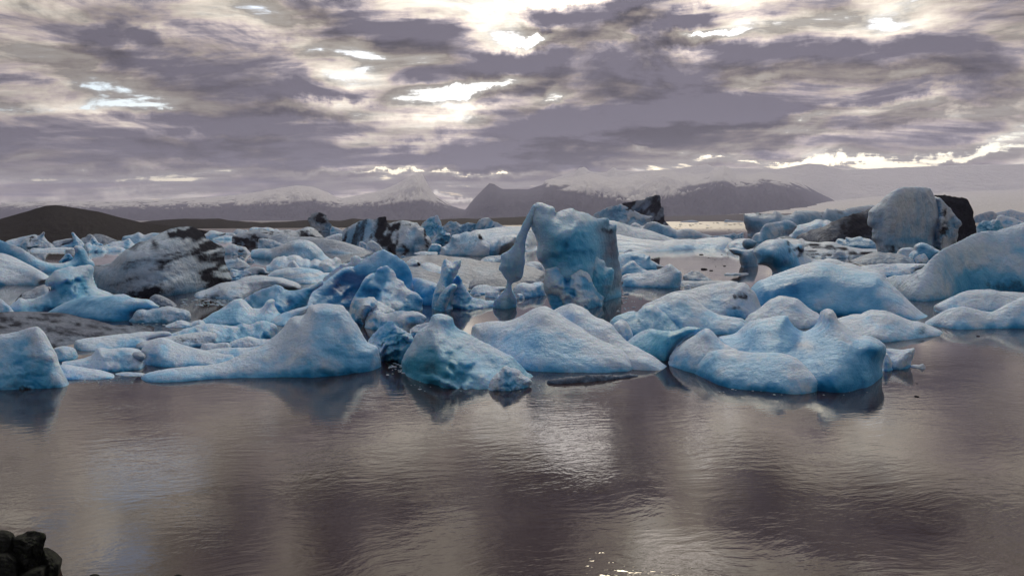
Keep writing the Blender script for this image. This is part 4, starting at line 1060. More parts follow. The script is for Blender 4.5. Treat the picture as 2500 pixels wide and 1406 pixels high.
berg('iceberg', 'blue iceberg with a striped white top left of the fist shaped spire', 'iceberg', 'H',
     '2060,1060 2085,1000 2110,940 2150,900 2190,865 2235,842 2280,838 2330,846 2380,862 2430,885 2480,905 2560,960 2620,1080', '2060,1160 2300,1180 2620,1180', style='smooth', blue=.48, T=3.2, amp=.5, spots=[(2330, 880, 160, 40, 'b', -.55), (2420, 930, 100, 40, 'b', -.4), (2250, 1060, 140, 60, 'b', .25)])
berg('ice_chunk', 'plain blue chunk between vivid blue lobe and fist shaped spire', 'ice chunk', 'C', '360,600 385,578 420,556 455,557 490,565 530,578 570,592 600,620 600,720', '360,700 480,752 600,755', style='smooth', blue=.46, T=1.8, amp=.5)
berg('iceberg', 'fist shaped light blue spire with a forked tip standing in the water', 'iceberg', 'C',
     '545,745 552,700 560,655 575,620 592,582 600,550 608,515 612,480 622,455 640,430 662,445 688,458 705,440 735,433 748,442 746,470 732,505 715,540 700,570 690,610 700,660 690,730', '545,765 580,785 630,785 690,770', glow=0.7, style='craggy', blue=.28, teal=.2, T=1.6, amp=.3,
     parts=[('wing', '680,620 690,585 705,560 722,540 740,560 762,588 780,620 795,650 815,680 830,692 880,700 930,708 965,712 1000,715', '680,760 780,778 880,768 1000,750', dict(style='craggy', blue=.32, teal=.3, T=1.2, amp=.5)),
            ('knob', '560,760 590,690 625,640 660,612 690,598 718,612 715,640 690,668 670,710 655,750 640,785', '560,775 600,788 640,788', dict(style='lumpy', blue=.2, T=.8, amp=.4))])
berg('arch_iceberg', 'tall turquoise iceberg with a slender ice arm forming an arch on its left', 'iceberg', 'D',
     '132,745 122,705 105,668 84,640 74,612 76,580 86,540 90,505 75,475 58,455 38,432 30,405 28,378 36,345 38,320 25,285 8,250 -12,212 -22,175 -20,140 -10,100 0,62 25,42 50,38 78,46 105,58 130,70 150,85 150,110 154,128 168,112 195,98 235,86 280,78 300,92 330,104 368,112 400,128 430,140 458,152 490,148 520,152 526,180 522,196 548,190 578,184 582,210 574,245 580,290 578,330 590,380 592,430 604,480 610,530 612,580 606,620 610,650',
     '132,765 200,762 290,768 370,766 440,750 490,725 540,705 610,682', glow=0.45, style='smooth', blue=.32, teal=.45, T=2.0, R=.7, amp=.9, edge=1.8,
     spots=[(300, 330, 150, 70, 'b', .32), (60, 90, 90, 60, 'b', -.25), (300, 130, 180, 40, 'b', -.15), (520, 230, 50, 36, 'd', .75), (500, 300, 60, 200, 'g', .5), (560, 420, 60, 160, 'g', .7), (560, 600, 50, 90, 'd', .4), (-5, 90, 20, 40, 'd', .4), (15, 250, 16, 20, 'd', .5), (150, 360, 60, 160, 't', .3)],
     parts=[('foot', '128,755 105,690 80,640 76,600 84,545 92,495 130,487 170,480 220,484 250,478 290,482 332,485 362,508 390,535 405,570 422,605 440,640 468,672 492,692 480,725', '128,766 200,763 290,770 370,768 440,752 480,730', dict(style='craggy', blue=.15, teal=.12, T=1.0, amp=.35, push=-.7, spots=[(230, 590, 30, 60, 'b', .4), (280, 660, 26, 30, 'b', .4), (230, 590, 30, 60, 'o', -.25)])),
            ('lobe', '400,720 390,640 400,560 410,480 425,430 440,405 458,425 488,435 502,455 500,480 520,488 545,490 560,515 556,560 548,610 530,650 510,690 488,722', '400,755 440,745 488,726', dict(style='smooth', blue=.42, teal=.6, T=.9, amp=.7, push=-.5)),
            ('arm', '966,745 972,728 985,708 1008,684 1030,660 1050,636 1062,608 1062,580 1045,552 1030,530 1020,512 1006,500 1010,480 1020,462 1024,430 1020,402 1045,385 1072,368 1095,345 1112,325 1122,295 1132,265 1148,235 1162,205 1180,165 1200,130 1220,95 1245,55 1262,80 1258,130 1240,175 1225,215 1208,245 1198,280 1190,320 1190,370 1184,410 1186,450 1176,500 1170,545 1150,575 1125,588 1100,598 1098,620 1106,655 1118,685 1130,705 1128,735', '966,762 1010,772 1060,775 1100,768 1128,752', dict(fr='C', glow=.35, style='smooth', blue=.14, teal=.5, T=.42, R=.9, amp=.5, label='slender twisted ice arm with a pinched waist', spots=[(1060, 480, 120, 90, 'b', .12), (1120, 300, 16, 40, 'd', .5), (1150, 280, 60, 120, 'b', -.15)]))])
berg('ice_rock', 'dark grey ice stump in the shade at the right foot of the arch iceberg', 'ice rock', 'J', '270,1390 285,1330 300,1270 330,1245 380,1230 425,1222 440,1240 420,1290 418,1330 430,1370', '270,1400 350,1398 430,1385', style='lumpy', grey=.8, dirt=.3, blue=.2, T=.5, amp=.5)
berg('ice_chip', 'small dark flake floating right of the grey ice stump', 'ice chip', 'J', '420,1395 450,1375 480,1362 510,1370 525,1390', 1402, style='lumpy', grey=.7, dirt=.3, T=.4)
# floes behind the arch
berg('gravel_floe', 'wide grey gravel dusted ice floe behind the fist shaped spire', 'ice floe', 'C',
     '260,520 300,445 340,425 400,412 450,406 510,403 560,402 610,405 650,411 710,418 760,422 810,428 850,436 920,445 1000,452 1060,458 1110,460 1180,470 1250,490 1320,520 1335,560', '260,640 600,640 780,628 1000,615 1200,600 1335,592', style='flat', grey=.80, blue=.05, dirt=.10, T=15, R=1.0, amp=1.1, noise_grey=.3, spots=[(760, 560, 120, 30, 'd', .3), (1150, 500, 120, 20, 'd', .2)],
     parts=[('hump', '780,612 800,590 830,568 870,552 910,542 950,537 1000,535 1040,545 1080,562', '780,630 1080,620', dict(style='flat', grey=.82, blue=.05, dirt=.08, T=3))])
berg('ice_floe', 'small white floe with a notched top left of the ice arm foot', 'ice floe', 'C', '808,658 825,635 845,618 880,610 920,606 950,616 990,620 1040,622 1060,630 1020,655', '808,668 900,672 1020,668', style='smooth', blue=.18, T=1.4, amp=.6)
berg('ice_floe', 'flat pale ice step just left of the ice arm foot', 'ice floe', 'C', '912,672 918,656 950,652 1000,650 1010,670', '912,688 1010,700', style='flat', blue=.16, T=.7)
berg('ice_floe', 'lumpy white floe seen through the arch to the right of the arm', 'ice floe', 'C', '1090,672 1100,650 1115,620 1140,598 1180,592 1230,595 1270,586 1305,588 1318,605 1335,640 1340,662', '1090,682 1130,690 1180,702 1250,692 1340,672', style='lumpy', blue=.14, T=1.6, amp=.35)
berg('ice_chip', 'tiny ice lump by the right side of the ice arm foot', 'ice chip', 'C', '1122,692 1130,668 1150,664 1170,672 1182,690', 702, style='smooth', blue=.16, T=.4)
berg('ice_floe', 'little smooth grey floe at the edge of dark water left of the arm', 'ice floe', 'C', '885,432 910,418 940,410 980,406 1015,405 1035,420 1040,440', 446, style='smooth', blue=.15, grey=.3, T=2.0)
berg('ice_chunk', 'bluish hump of ice framed by the arch beside the main wall', 'ice chunk', 'C', '1170,500 1180,470 1205,450 1240,443 1275,448 1300,465 1318,495 1325,520', 530, style='smooth', blue=.25, grey=.3, T=2.0)
berg('iceberg', 'long low white berg with a ragged black patch behind the ice arm', 'iceberg', 'I',
     '340,770 352,735 362,690 372,660 400,645 425,638 452,615 490,592 505,550 515,490 545,470 570,468 600,462 640,458 680,445 720,430 760,424 820,425 880,424 920,432 960,448 1010,470 1030,520 1080,580 1130,640 1160,770', '340,782 600,785 850,798 1000,808 1160,798', style='smooth', blue=.24, grey=.2, T=6.0, R=.8, amp=.4,
     spots=[(970, 495, 50, 40, 'd', 1.0), (1000, 530, 36, 30, 'd', .7), (810, 590, 22, 30, 'd', .75), (900, 560, 30, 20, 'd', .5), (560, 600, 100, 120, 'g', .25)],
     parts=[('lobe', '1040,760 1050,700 1075,640 1110,590 1150,560 1200,545 1240,540 1290,515 1340,490 1400,480 1460,472 1540,470 1580,510 1570,560 1540,620 1480,680 1400,730 1300,790', '1040,800 1200,795 1300,800', dict(style='lumpy', blue=.08, T=5, amp=.3, spots=[(1000, 640, 50, 16, 'd', .6)])),
            ('lobe', '1145,755 1148,700 1165,660 1200,635 1245,618 1290,625 1340,655 1390,690 1380,740 1320,780', '1145,788 1320,795', dict(style='dome', blue=.14, T=2.2))])
berg('ice_sheet', 'broad flat snow sheet with crevices reaching back behind the arch', 'ice sheet', 'I',
     '780,450 820,428 860,405 920,392 980,388 1050,384 1120,368 1200,352 1300,343 1400,338 1500,335 1620,334 1720,345 1780,380 1820,450 1845,520 1862,590 1862,640', '780,560 1000,640 1300,780 1600,828 1862,832', style='flat', blue=.05, grey=.1, T=26, R=1.0, amp=.9, strata=(3, 5), spots=[(1520, 455, 80, 12, 'd', .4), (1750, 410, 40, 20, 'd', .7), (1760, 540, 80, 14, 'd', .35)])
berg('iceberg', 'jagged light blue ice tower on the skyline left of the white berg', 'iceberg', 'I',
     '42,340 62,292 100,262 132,248 158,222 190,200 222,190 262,180 290,165 312,172 330,212 352,250 368,285 378,325 392,370 400,450', '42,600 400,610', glow=0.5, style='craggy', blue=.32, teal=.2, T=3.0, amp=.5,
     parts=[('pinnacle', '200,570 235,520 270,490 300,462 312,400 322,348 340,330 372,345 395,400 432,384 445,430 470,440 502,450 512,495 490,540 470,590 400,615', '200,620 460,625', dict(style='craggy', blue=.26, teal=.25, T=2.0, amp=.6)),
            ('toe', '150,720 180,660 205,612 250,604 300,605 350,618 376,650 372,690 350,735', '150,745 350,750', dict(style='lumpy', blue=.28, T=1.5, amp=.4))])
berg('ice_floe', 'thin lavender floes at the water by the jagged tower', 'ice floe', 'I', '-60,755 0,738 60,728 120,725 160,738 230,734 300,735 310,752', 764, style='flat', blue=.12, grey=.2, T=2.0)
berg('iceberg', 'dark blue cliff of ice on the skyline right of the jagged tower', 'iceberg', 'I', '380,350 410,310 455,270 490,250 522,244 560,258 600,256 640,280 662,295 700,302 740,285 785,270 830,280 890,290 915,290 905,330 890,390', 500, style='craggy', blue=.44, grey=.35, T=3.0, amp=.5, spots=[(640, 350, 30, 40, 'd', .3)])
berg('iceberg', 'pointed blue pyramid of ice on the skyline left of the arch', 'iceberg', 'I', '815,420 850,375 890,330 920,290 945,250 975,225 1020,210 1070,206 1105,206 1140,222 1175,245 1220,270 1260,290 1310,318 1370,338 1410,360', 440, style='blade', blue=.36, grey=.2, T=3.5, amp=.8, strata=(60, 3))
# ================================================================== right of the arch
berg('iceberg', 'dirty iceberg with a dark ragged tower and pale blue left slope', 'iceberg', 'J',
     '25,400 40,350 70,325 110,305 150,288 200,262 250,240 310,222 360,212 410,205 450,222 480,235 530,258 590,290 640,320 700,345 760,356 835,362 830,395 815,430 800,470', '25,560 400,590 800,580', style='craggy', blue=.26, grey=.3, T=6.0, amp=.35, spots=[(530, 270, 60, 30, 'd', 1.0), (760, 400, 40, 40, 'd', .4), (300, 300, 200, 60, 'b', .1), (436, 390, 8, 36, 'd', .6)],
     parts=[('tower', '400,215 440,204 480,195 540,182 600,166 660,158 720,150 745,128 780,110 815,112 850,100 885,90 920,87 936,112 930,160 942,200 942,240 968,250 976,285 976,325 988,360 988,390 1005,425 1020,450 1042,485 1080,520 1110,560', '400,556 800,575 1110,600', dict(style='craggy', blue=.1, grey=.75, dirt=.26, T=4.5, amp=.6, push=3.0, bands=.8, strata=(50, 2.5), label='dark ragged ash stained tower', spots=[(860, 170, 110, 90, 'd', .5), (900, 330, 70, 160, 'd', .2)])),
            ('apron', '700,520 740,470 790,448 850,440 900,455 960,478 1010,490 1050,500 1100,530 1150,555 1190,548 1240,536 1290,533 1340,538 1400,556 1450,575 1500,600 1560,615 1612,626', '700,620 900,640 1100,645 1350,640 1520,636 1612,632', dict(style='smooth', blue=.22, grey=.25, T=4, amp=.4))])
berg('ice_peak', 'small bright white pyramid between the dirty tower and the arch iceberg', 'ice chunk', 'J', '280,425 300,400 325,372 346,356 370,372 395,398 418,425', 452, style='blade', blue=.05, T=2.0, sharp=True)
berg('ice_ridge', 'row of little snow bumps at the foot of the dirty tower', 'ice ridge', 'J', '520,500 555,465 590,455 625,462 660,480 690,500 730,492 765,488 800,515 835,550 850,580', 610, style='lumpy', blue=.16, T=3.0, amp=.3)
berg('ice_sheet', 'long bright white sheet of ice sloping down right of the arch iceberg', 'ice sheet', 'J',
     '200,430 240,420 330,432 400,450 460,470 560,500 640,520 720,538 800,560 870,585 950,612 1020,635 1090,650 1112,670', '200,760 600,720 900,715 1112,700', style='smooth', blue=.03, T=10, R=1.0, amp=.35, strata=(-12, 4), spots=[(420, 460, 120, 10, 'd', .35)])
berg('ice_floe', 'very wide low snow floe with blue grey ripples spanning behind the calm pool', 'ice floe', 'J',
     '300,620 360,608 450,622 530,640 620,655 720,672 820,682 920,690 1000,690 1060,680 1120,668 1190,672 1260,668 1330,670 1390,680 1440,672 1510,660 1580,652 1660,648 1740,645 1800,650 1860,668 1910,700 1920,760', '300,820 500,842 650,850 780,842 900,832 1050,822 1200,812 1350,802 1500,798 1700,795 1920,795', style='flat', blue=.06, grey=.1, T=13, R=1.0, amp=1.3, strata=(2, 5))
berg('ice_floe', 'jagged thin floe against the bright distant water', 'ice floe', 'J', '1595,632 1650,622 1720,612 1790,605 1850,598 1890,588 1915,586 1930,602 1980,592 2020,580 2035,585 2030,600', 642, style='craggy', blue=.2, grey=.2, T=1.5)
berg('ice_floe', 'far low white floe on the glittering water', 'ice floe', 'J', '1770,440 1780,422 1795,410 1830,410 1860,418 1920,426 2000,432 2040,440', 446, style='smooth', blue=.1, grey=.3, T=4)
berg('ice_floe', 'farthest thin line of ice below the mountain foot', 'ice floe', 'J', '1190,446 1220,436 1270,432 1310,424 1360,424 1410,432 1440,444', 449, style='smooth', blue=.1, grey=.4, T=5)
berg('iceberg', 'clump of blue ice shelves right of the arch iceberg', 'iceberg', 'J', '355,900 390,880 440,858 500,840 550,833 600,832 640,838 680,855 720,872 745,890 785,884 802,900 800,935 830,968 860,1000 880,1040 890,1075', '355,1090 700,1090 890,1082', style='smooth', blue=.36, T=2.6, amp=.5, spots=[(440, 940, 60, 20, 'd', .2)],
     parts=[('tip', '430,870 460,835 500,810 530,800 560,812 590,830', '430,1010 590,1010', dict(style='smooth', blue=.3, T=.8, push=1.5)),
            ('tongue', '780,950 810,950 850,968 900,998 940,1015 972,1030 950,1050 900,1065', '780,1070 900,1070', dict(style='flat', blue=.3, grey=.2, T=.9))])
berg('ice_chunk', 'stepped pale blue chunk in front of the blue shelves', 'ice chunk', 'J', '395,1120 415,1060 450,1020 490,990 530,965 570,954 600,970 620,995 650,1020 690,1050 730,1070 765,1085', 1140, style='smooth', blue=.28, T=1.5, amp=.6)
berg('ice_chunk', 'narrow ledge of ice under the stepped pale blue chunk', 'ice chunk', 'J', '400,1200 420,1165 450,1140 500,1125 560,1120 620,1115 680,1110', 1225, style='flat', blue=.24, T=.9)
berg('iceberg', 'wedge shaped pale berg with a tall right corner at the calm pool', 'iceberg', 'J',
     '420,1275 440,1230 452,1200 490,1178 540,1160 590,1148 640,1130 680,1128 720,1105 760,1088 810,1078 860,1078 920,1068 960,1048 1000,1020 1030,1005 1060,998 1090,1015 1125,1045 1165,1075 1205,1100 1215,1150 1212,1210 1190,1290', '420,1292 520,1300 700,1304 850,1310 1000,1318 1080,1320 1190,1300', style='smooth', blue=.20, T=1.9, amp=.5, spots=[(860, 1280, 120, 20, 'd', .3), (1150, 1200, 60, 80, 'b', .1)])
berg('ice_chunk', 'low grey humped ice piece in the calm pool', 'ice chunk', 'J', '1228,1200 1232,1160 1260,1135 1300,1118 1330,1100 1350,1090 1370,1108 1400,1094 1440,1098 1465,1118 1500,1142 1550,1172 1605,1202', 1222, style='smooth', grey=.55, blue=.2, T=1.4, amp=.6)
berg('ice_floe', 'flat grey slush floe in front of the low humped piece', 'ice floe', 'J', '1190,1250 1220,1225 1300,1218 1400,1222 1500,1216 1620,1214 1740,1212 1850,1214 1940,1225 1960,1245', '1190,1295 1300,1310 1450,1290 1700,1260 1960,1250', style='lumpy', grey=.55, blue=.15, T=1.6, amp=.5, spots=[(1230, 1280, 60, 20, 'd', .3)])
berg('ice_chip', 'small round white ice ball beside the slush floe', 'ice chip', 'J', '1248,1315 1258,1285 1280,1268 1310,1268 1332,1288 1340,1315', 1335, style='dome', blue=.08, T=.35)
berg('ice_chip', 'long thin ice shard floating alone in the calm pool', 'ice chip', 'J', '1772,1135 1780,1120 1800,1113 1850,1118 1920,1117 2000,1118 2060,1116 2095,1124', '1772,1142 1850,1146 1950,1142 2095,1130', style='flat', blue=.05, grey=.2, T=.5, step=1.3)
berg('iceberg', 'flat topped tabular iceberg with dark cracks along its cliff edge', 'iceberg', 'K',
     '270,520 255,490 230,455 225,410 212,380 205,345 210,290 215,250 250,246 300,248 340,243 385,240 410,225 440,245 470,248 500,256 530,246 570,248 610,246 640,238 650,205 662,198 690,215 730,232 765,262 800,268 850,262 900,248 930,215 945,198 985,202 1030,198 1080,196 1130,200 1200,206 1260,210 1310,222 1335,232 1370,195 1400,170 1440,178 1480,192 1510,178 1545,182 1600,198 1640,205 1690,170 1780,150 1900,134 2040,120 2100,140', '270,545 400,570 1000,560 2100,500', style='layer', blue=.30, grey=.45, T=7, R=.6, amp=.35, strata=(4, 5),
     spots=[(410, 240, 36, 20, 'd', .7), (560, 246, 100, 10, 'd', .7), (445, 270, 10, 60, 'd', .5), (960, 230, 14, 50, 'd', .6), (1325, 265, 16, 60, 'd', .7), (1450, 190, 60, 16, 'd', .5), (1580, 230, 90, 40, 'd', .5), (360, 480, 160, 60, 'g', .3), (780, 272, 40, 8, 'd', .5), (1040, 200, 60, 8, 'd', .5)])
berg('iceberg', 'mushroom ice shelf with an undercut stem at the edge of the calm pool', 'iceberg', 'K',
     '185,995 168,960 160,920 164,885 150,845 110,832 72,822 35,795 0,765 -5,752 20,745 60,736 120,745 190,758 240,762 300,752 345,740 380,760 400,820 415,900 420,970', '185,1005 250,1012 330,1002 420,985', style='flat', blue=.18, grey=.42, T=1.8, R=.6, amp=.5, spots=[(250, 960, 120, 50, 'g', .2), (180, 740, 160, 20, 'g', -.4)])
berg('ice_floe', 'white snow ledge behind the ice ball on the mushroom shelf', 'ice floe', 'K', '-40,735 0,668 40,640 90,618 150,605 220,600 270,610 300,640 330,700 335,745', 775, style='flat', blue=.06, T=5, amp=.7)
berg('ice_ball', 'round grey ball of ice resting on the mushroom shelf', 'ice chunk', 'K', '190,690 195,650 215,618 250,600 290,598 325,612 360,630 396,645 388,680 370,715 330,745 290,760 250,755 212,735', 0, ref=905, style='dome', blue=.25, grey=.45, T=.9, push=.6)
berg('iceberg', 'rounded pale block with an arched right end behind the ball', 'iceberg', 'K', '318,600 340,570 380,530 420,522 440,515 460,475 490,430 530,395 580,382 640,372 700,362 760,348 800,340 840,338 880,348 920,368 952,392 968,425 940,470 900,520 850,560', '318,620 370,680 450,690 600,650 850,610', style='smooth', blue=.28, grey=.2, T=3.5, amp=.5, spots=[(850, 460, 50, 14, 'g', -.4), (880, 440, 40, 16, 'd', .4)])
berg('ice_slope', 'snow covered ice slope against the black gravel bank', 'ice slope', 'K', '820,560 860,520 900,460 950,425 1000,405 1060,392 1120,375 1180,352 1230,332 1280,321 1330,328 1360,340 1400,333 1440,345 1490,372', 590, style='flat', blue=.10, T=9, amp=.6, spots=[(980, 500, 100, 50, 't', .3)])
berg('ice_floe', 'grey crumpled ice lip below the pale block with arched end', 'ice floe', 'K', '480,650 560,610 640,570 700,540 750,528 800,540 850,560 900,590', 640, style='lumpy', blue=.12, grey=.4, T=2.5, amp=.4, spots=[(600, 610, 90, 12, 'd', .4)])
berg('gravel_bank', 'long bank of ice buried in black gravel slanting up to the round headed berg', 'ice bank', 'K',
     '960,590 985,562 1015,540 1060,525 1120,502 1200,470 1290,438 1380,405 1460,372 1540,338 1620,302 1700,275 1780,248 1860,222 1940,195 2015,166 2080,160 2120,260', '960,600 1080,618 1250,650 1550,655 1800,640 2120,640', style='craggy', grey=.9, dirt=.55, T=9, amp=.3, strata=(22, 3), spots=[(1850, 480, 240, 160, 'd', .6), (1150, 550, 150, 60, 'd', -.3), (1400, 440, 200, 40, 'd', -.2)])
berg('ice_floe', 'streaky dirty floe with long dark grooves below the gravel bank', 'ice floe', 'K',
     '670,620 700,590 760,573 820,568 880,580 940,598 990,612 1030,590 1060,600 1100,632 1160,645 1240,652 1320,652 1400,642 1470,645 1540,662 1600,685 1700,708 1800,728 1920,742 2020,748 2120,752', '670,760 1080,870 1300,900 1600,905 1900,880 2120,860', style='flat', grey=.38, blue=.06, dirt=.10, T=9, R=1.0, amp=1.3, strata=(-6, 7), bands=.85, spots=[(1400, 820, 140, 16, 'd', .5), (1200, 680, 90, 14, 'd', .4), (1980, 800, 120, 14, 'd', .55), (1180, 830, 80, 12, 'd', .4), (1700, 760, 120, 10, 'd', .35)])
berg('ice_chunk', 'grey boulder of ice on the streaky floe', 'ice chunk', 'K', '1670,800 1690,770 1735,750 1790,752 1835,765 1870,790 1895,820', 852, style='lumpy', grey=.5, blue=.1, T=1.2, amp=.4)
berg('ice_chunk', 'slanted grey lump at the front edge of the streaky floe', 'ice chunk', 'K', '1445,872 1480,830 1520,800 1560,782 1600,776 1640,792 1670,815', 885, style='lumpy', grey=.45, blue=.1, T=1.1, amp=.4)
berg('iceberg', 'flat blue block with chipped top edge left of the round headed berg', 'iceberg', 'K', '1528,640 1545,612 1575,600 1620,605 1662,614 1662,585 1700,580 1750,590 1800,582 1850,572 1880,572 1920,590 1970,598 2020,612 2060,640 2095,665 2110,700', '1528,690 1700,715 2110,760', style='smooth', blue=.38, grey=.2, T=2.6, amp=.5)
berg('iceberg', 'undercut pale blue rock of ice with black ash stains by the calm pool', 'iceberg', 'K',
     '632,1135 632,1095 610,1050 580,1020 545,998 500,985 455,978 415,970 408,930 400,895 370,850 345,805 352,775 385,728 440,682 480,655 520,634 570,618 620,611 690,608 760,610 805,614 840,628 865,645 900,668 935,680 980,672 1030,666 1062,672 1080,692 1076,730 1072,775 1090,815 1120,845 1160,868 1210,890 1262,905', '632,1148 800,1150 1000,1120 1262,1000', style='smooth', blue=.30, T=2.8, R=.6, amp=.5,
     spots=[(850, 660, 40, 60, 'd', .7), (870, 760, 50, 60, 'd', .55), (990, 760, 70, 60, 'd', .8), (1020, 850, 70, 60, 'd', .5), (830, 960, 160, 70, 'b', .4), (830, 960, 160, 70, 't', .5), (620, 760, 160, 90, 'b', -.15)])
berg('ice_floe', 'low lavender snow floe curving behind the big blue dome', 'ice floe', 'E', '640,510 700,503 740,498 790,505 830,520 890,530 930,545 980,555 1040,570 1085,590 1110,620', '640,600 850,620 1110,640', style='smooth', blue=.08, grey=.1, T=3, amp=.7)
berg('ice_floe', 'rounded lavender floe right of the curving floe behind the dome', 'ice floe', 'E', '930,555 960,545 1000,538 1050,531 1110,532 1180,540 1220,555 1250,575 1268,600', 615, style='smooth', blue=.1, T=2.2, amp=.6)
berg('ice_floe', 'low snowy strip with dark gap below the little ice boulders', 'ice floe', 'E', '1080,545 1130,532 1200,528 1260,530 1320,532 1362,535 1350,560 1300,580', 590, style='flat', blue=.06, T=2.5, amp=.6, spots=[(1320, 545, 40, 10, 'd', .6)])
berg('slush_floe', 'dark ash and slush flat at the foot of the round headed berg', 'ice floe', 'L', '100,1130 220,1080 330,1040 380,1025 470,1045 560,1040 640,1055 740,1060 800,1090 860,1120 900,1150', 1195, style='lumpy', grey=.7, dirt=.35, T=5, amp=.5)
berg('iceberg', 'round headed grey blue iceberg like a giant skull with an ash dark base', 'iceberg', 'L',
     '345,1010 352,960 342,915 305,870 285,835 295,780 288,730 300,690 270,672 240,652 226,610 228,560 240,500 235,460 255,425 285,400 340,350 400,308 440,268 480,230 520,200 565,168 630,135 700,108 770,96 850,91 920,92 985,96 1040,103 1095,112 1135,140 1158,180 1172,218 1190,250 1215,300 1240,370 1270,420 1300,470 1325,540 1330,600 1312,660 1285,720 1255,770 1215,830 1225,900 1220,960', '345,1022 450,1045 600,1055 760,1030 1000,1010 1220,985',
     style='dome', blue=.26, grey=.24, T=2.8, R=.8, amp=.55,
     spots=[(560, 980, 220, 60, 'd', .75), (900, 870, 240, 40, 'b', .3), (850, 890, 200, 40, 'd', .25), (270, 620, 40, 60, 'd', .35), (330, 850, 40, 60, 'd', .5), (420, 600, 40, 160, 'o', -.5), (500, 350, 60, 40, 'g', -.1), (980, 110, 160, 10, 'd', .45), (1150, 190, 20, 60, 'd', .4)],
     parts=[('fin', '1120,420 1150,300 1180,238 1220,242 1262,255 1300,300 1335,342 1370,372 1405,402 1445,450 1482,500 1520,545 1555,582 1573,630 1548,662 1522,690 1512,740 1515,790 1505,840 1498,885 1460,905 1420,930', '1120,1000 1300,1010 1420,985', dict(style='craggy', blue=.12, grey=.3, T=2.2, amp=.35, push=1.8, label='pale side fin with a dark hollow', spots=[(1330, 440, 50, 80, 'd', .75), (1290, 760, 60, 160, 'd', .75), (1350, 640, 60, 120, 'd', .45)]))])
berg('black_berg', 'jet black gravel covered slab standing behind the round headed berg', 'iceberg', 'L', '1140,300 1165,222 1220,214 1290,211 1350,216 1420,234 1500,240 1560,248 1610,258 1650,292 1682,342 1705,385 1722,430 1732,520 1750,580 1772,640 1782,700 1795,775 1800,850', 930, style='craggy', grey=1.0, dirt=1.0, T=4, amp=.25)
berg('ice_chunk', 'round topped ice boulder at the right foot of the round headed berg', 'ice chunk', 'L', '898,1000 902,955 920,922 955,900 990,892 1030,896 1070,910 1110,932 1150,950 1200,985 1265,1020 1240,1060 1200,1100', 1140, style='dome', blue=.28, grey=.15, T=1.8, amp=.5)
berg('ice_chunk', 'squat bluish boulder left of the round topped one', 'ice chunk', 'L', '645,1050 665,1010 690,985 730,970 790,963 850,966 890,985 920,1030', 1105, style='dome', blue=.24, grey=.1, T=1.4, amp=.5)
berg('ice_chunk', 'small white wedge of ice in front of the two boulders', 'ice chunk', 'L', '868,1160 890,1125 920,1090 970,1068 1030,1053 1050,1065 1072,1095 1090,1130 1105,1165', 1182, style='blade', blue=.06, T=.9)
berg('ice_chip', 'tiny oval ice pebble left of the small white wedge', 'ice chip', 'L', '808,1105 825,1090 855,1080 885,1078 900,1085 892,1105', 1128, style='dome', blue=.06, T=.5)
# far right hummocks
berg('ice_hill', 'distant smooth grey ice hill on the right skyline', 'ice hill', 'L', '1780,340 1830,305 1880,285 1940,262 2000,246 2060,240 2130,228 2200,224 2250,235 2290,258 2350,270 2420,285 2560,310', 395, style='smooth', grey=.65, blue=.25, T=8, amp=.5)
berg('ice_field', 'pale hummocky ice field stretching to the right edge below the grey hill', 'ice field', 'L', '1715,400 1750,370 1800,345 1860,345 1920,352 1960,375 1990,385 2040,364 2090,368 2128,370 2160,345 2200,334 2280,330 2360,328 2460,330 2560,332', 540, style='lumpy', blue=.12, grey=.12, T=22, R=1, amp=.5)
berg('ice_chunk', 'grey blue hump at the left end of the pale hummocky field', 'ice chunk', 'L', '1735,540 1760,510 1800,495 1850,482 1900,465 1950,455 2005,443 2040,460 2070,485 2088,520 2095,560', 610, style='smooth', blue=.30, grey=.3, T=4, amp=.6)
berg('ice_floe', 'smooth white swell of ice above the huge ramp at the right edge', 'ice floe', 'L', '2060,560 2080,520 2130,500 2200,515 2270,530 2340,555 2400,580 2460,600 2560,640', 680, style='smooth', blue=.1, T=6, amp=.6, spots=[(2300, 600, 100, 20, 'b', .2)])
berg('ice_floe', 'wavy snow rise on the right edge behind the smooth white swell', 'ice floe', 'L', '2050,470 2120,450 2200,435 2270,418 2320,430 2380,450 2440,470 2560,480', 600, style='smooth', blue=.14, T=8, amp=.6)
berg('iceberg', 'teal tinted rough block tucked right behind the black slab', 'iceberg', 'L', '1770,690 1780,650 1800,615 1840,590 1880,566 1920,568 1960,577 2000,562 2040,558 2075,552 2105,570 2130,592 2150,620 2162,660 2175,700', 790, style='craggy', blue=.40, teal=.4, T=3.2, amp=.4)
# ================================================================== far left
berg('ice_floe', 'pale flat slab below the dark hill at the far left', 'ice floe', 'F', '70,345 90,328 140,312 180,302 240,288 300,272 360,262 430,246 485,238 470,265 440,300 400,340 360,380', 405, style='flat', blue=.2, grey=.1, T=6)
berg('ice_chunk', 'upright split shard with a dark cleft standing on the far left slab', 'ice chunk', 'F', '265,395 290,360 330,315 380,290 430,265 485,245 520,258 560,245 580,228 605,210 606,240 602,272 620,300 640,330 680,355 715,378 735,408', 425, style='craggy', blue=.16, grey=.3, T=4, amp=.5, spots=[(440, 275, 60, 12, 'd', .9), (490, 325, 50, 26, 'd', .6), (410, 340, 12, 50, 'd', .6), (590, 235, 20, 20, 'd', .3)])
berg('ice_floe', 'flat snowy raft floating before the split shard', 'ice floe', 'F', '420,440 470,428 560,432 640,425 720,414 800,410 880,412 970,414 975,440', 475, style='flat', blue=.06, grey=.15, T=5, spots=[(480, 440, 40, 20, 'd', .4)])
berg('ice_chip', 'small brownish ice lump near the flat snowy raft', 'ice chip', 'F', '898,470 902,448 940,440 1000,442 1015,470', 490, style='flat', grey=.8, dirt=.1, T=1.5)
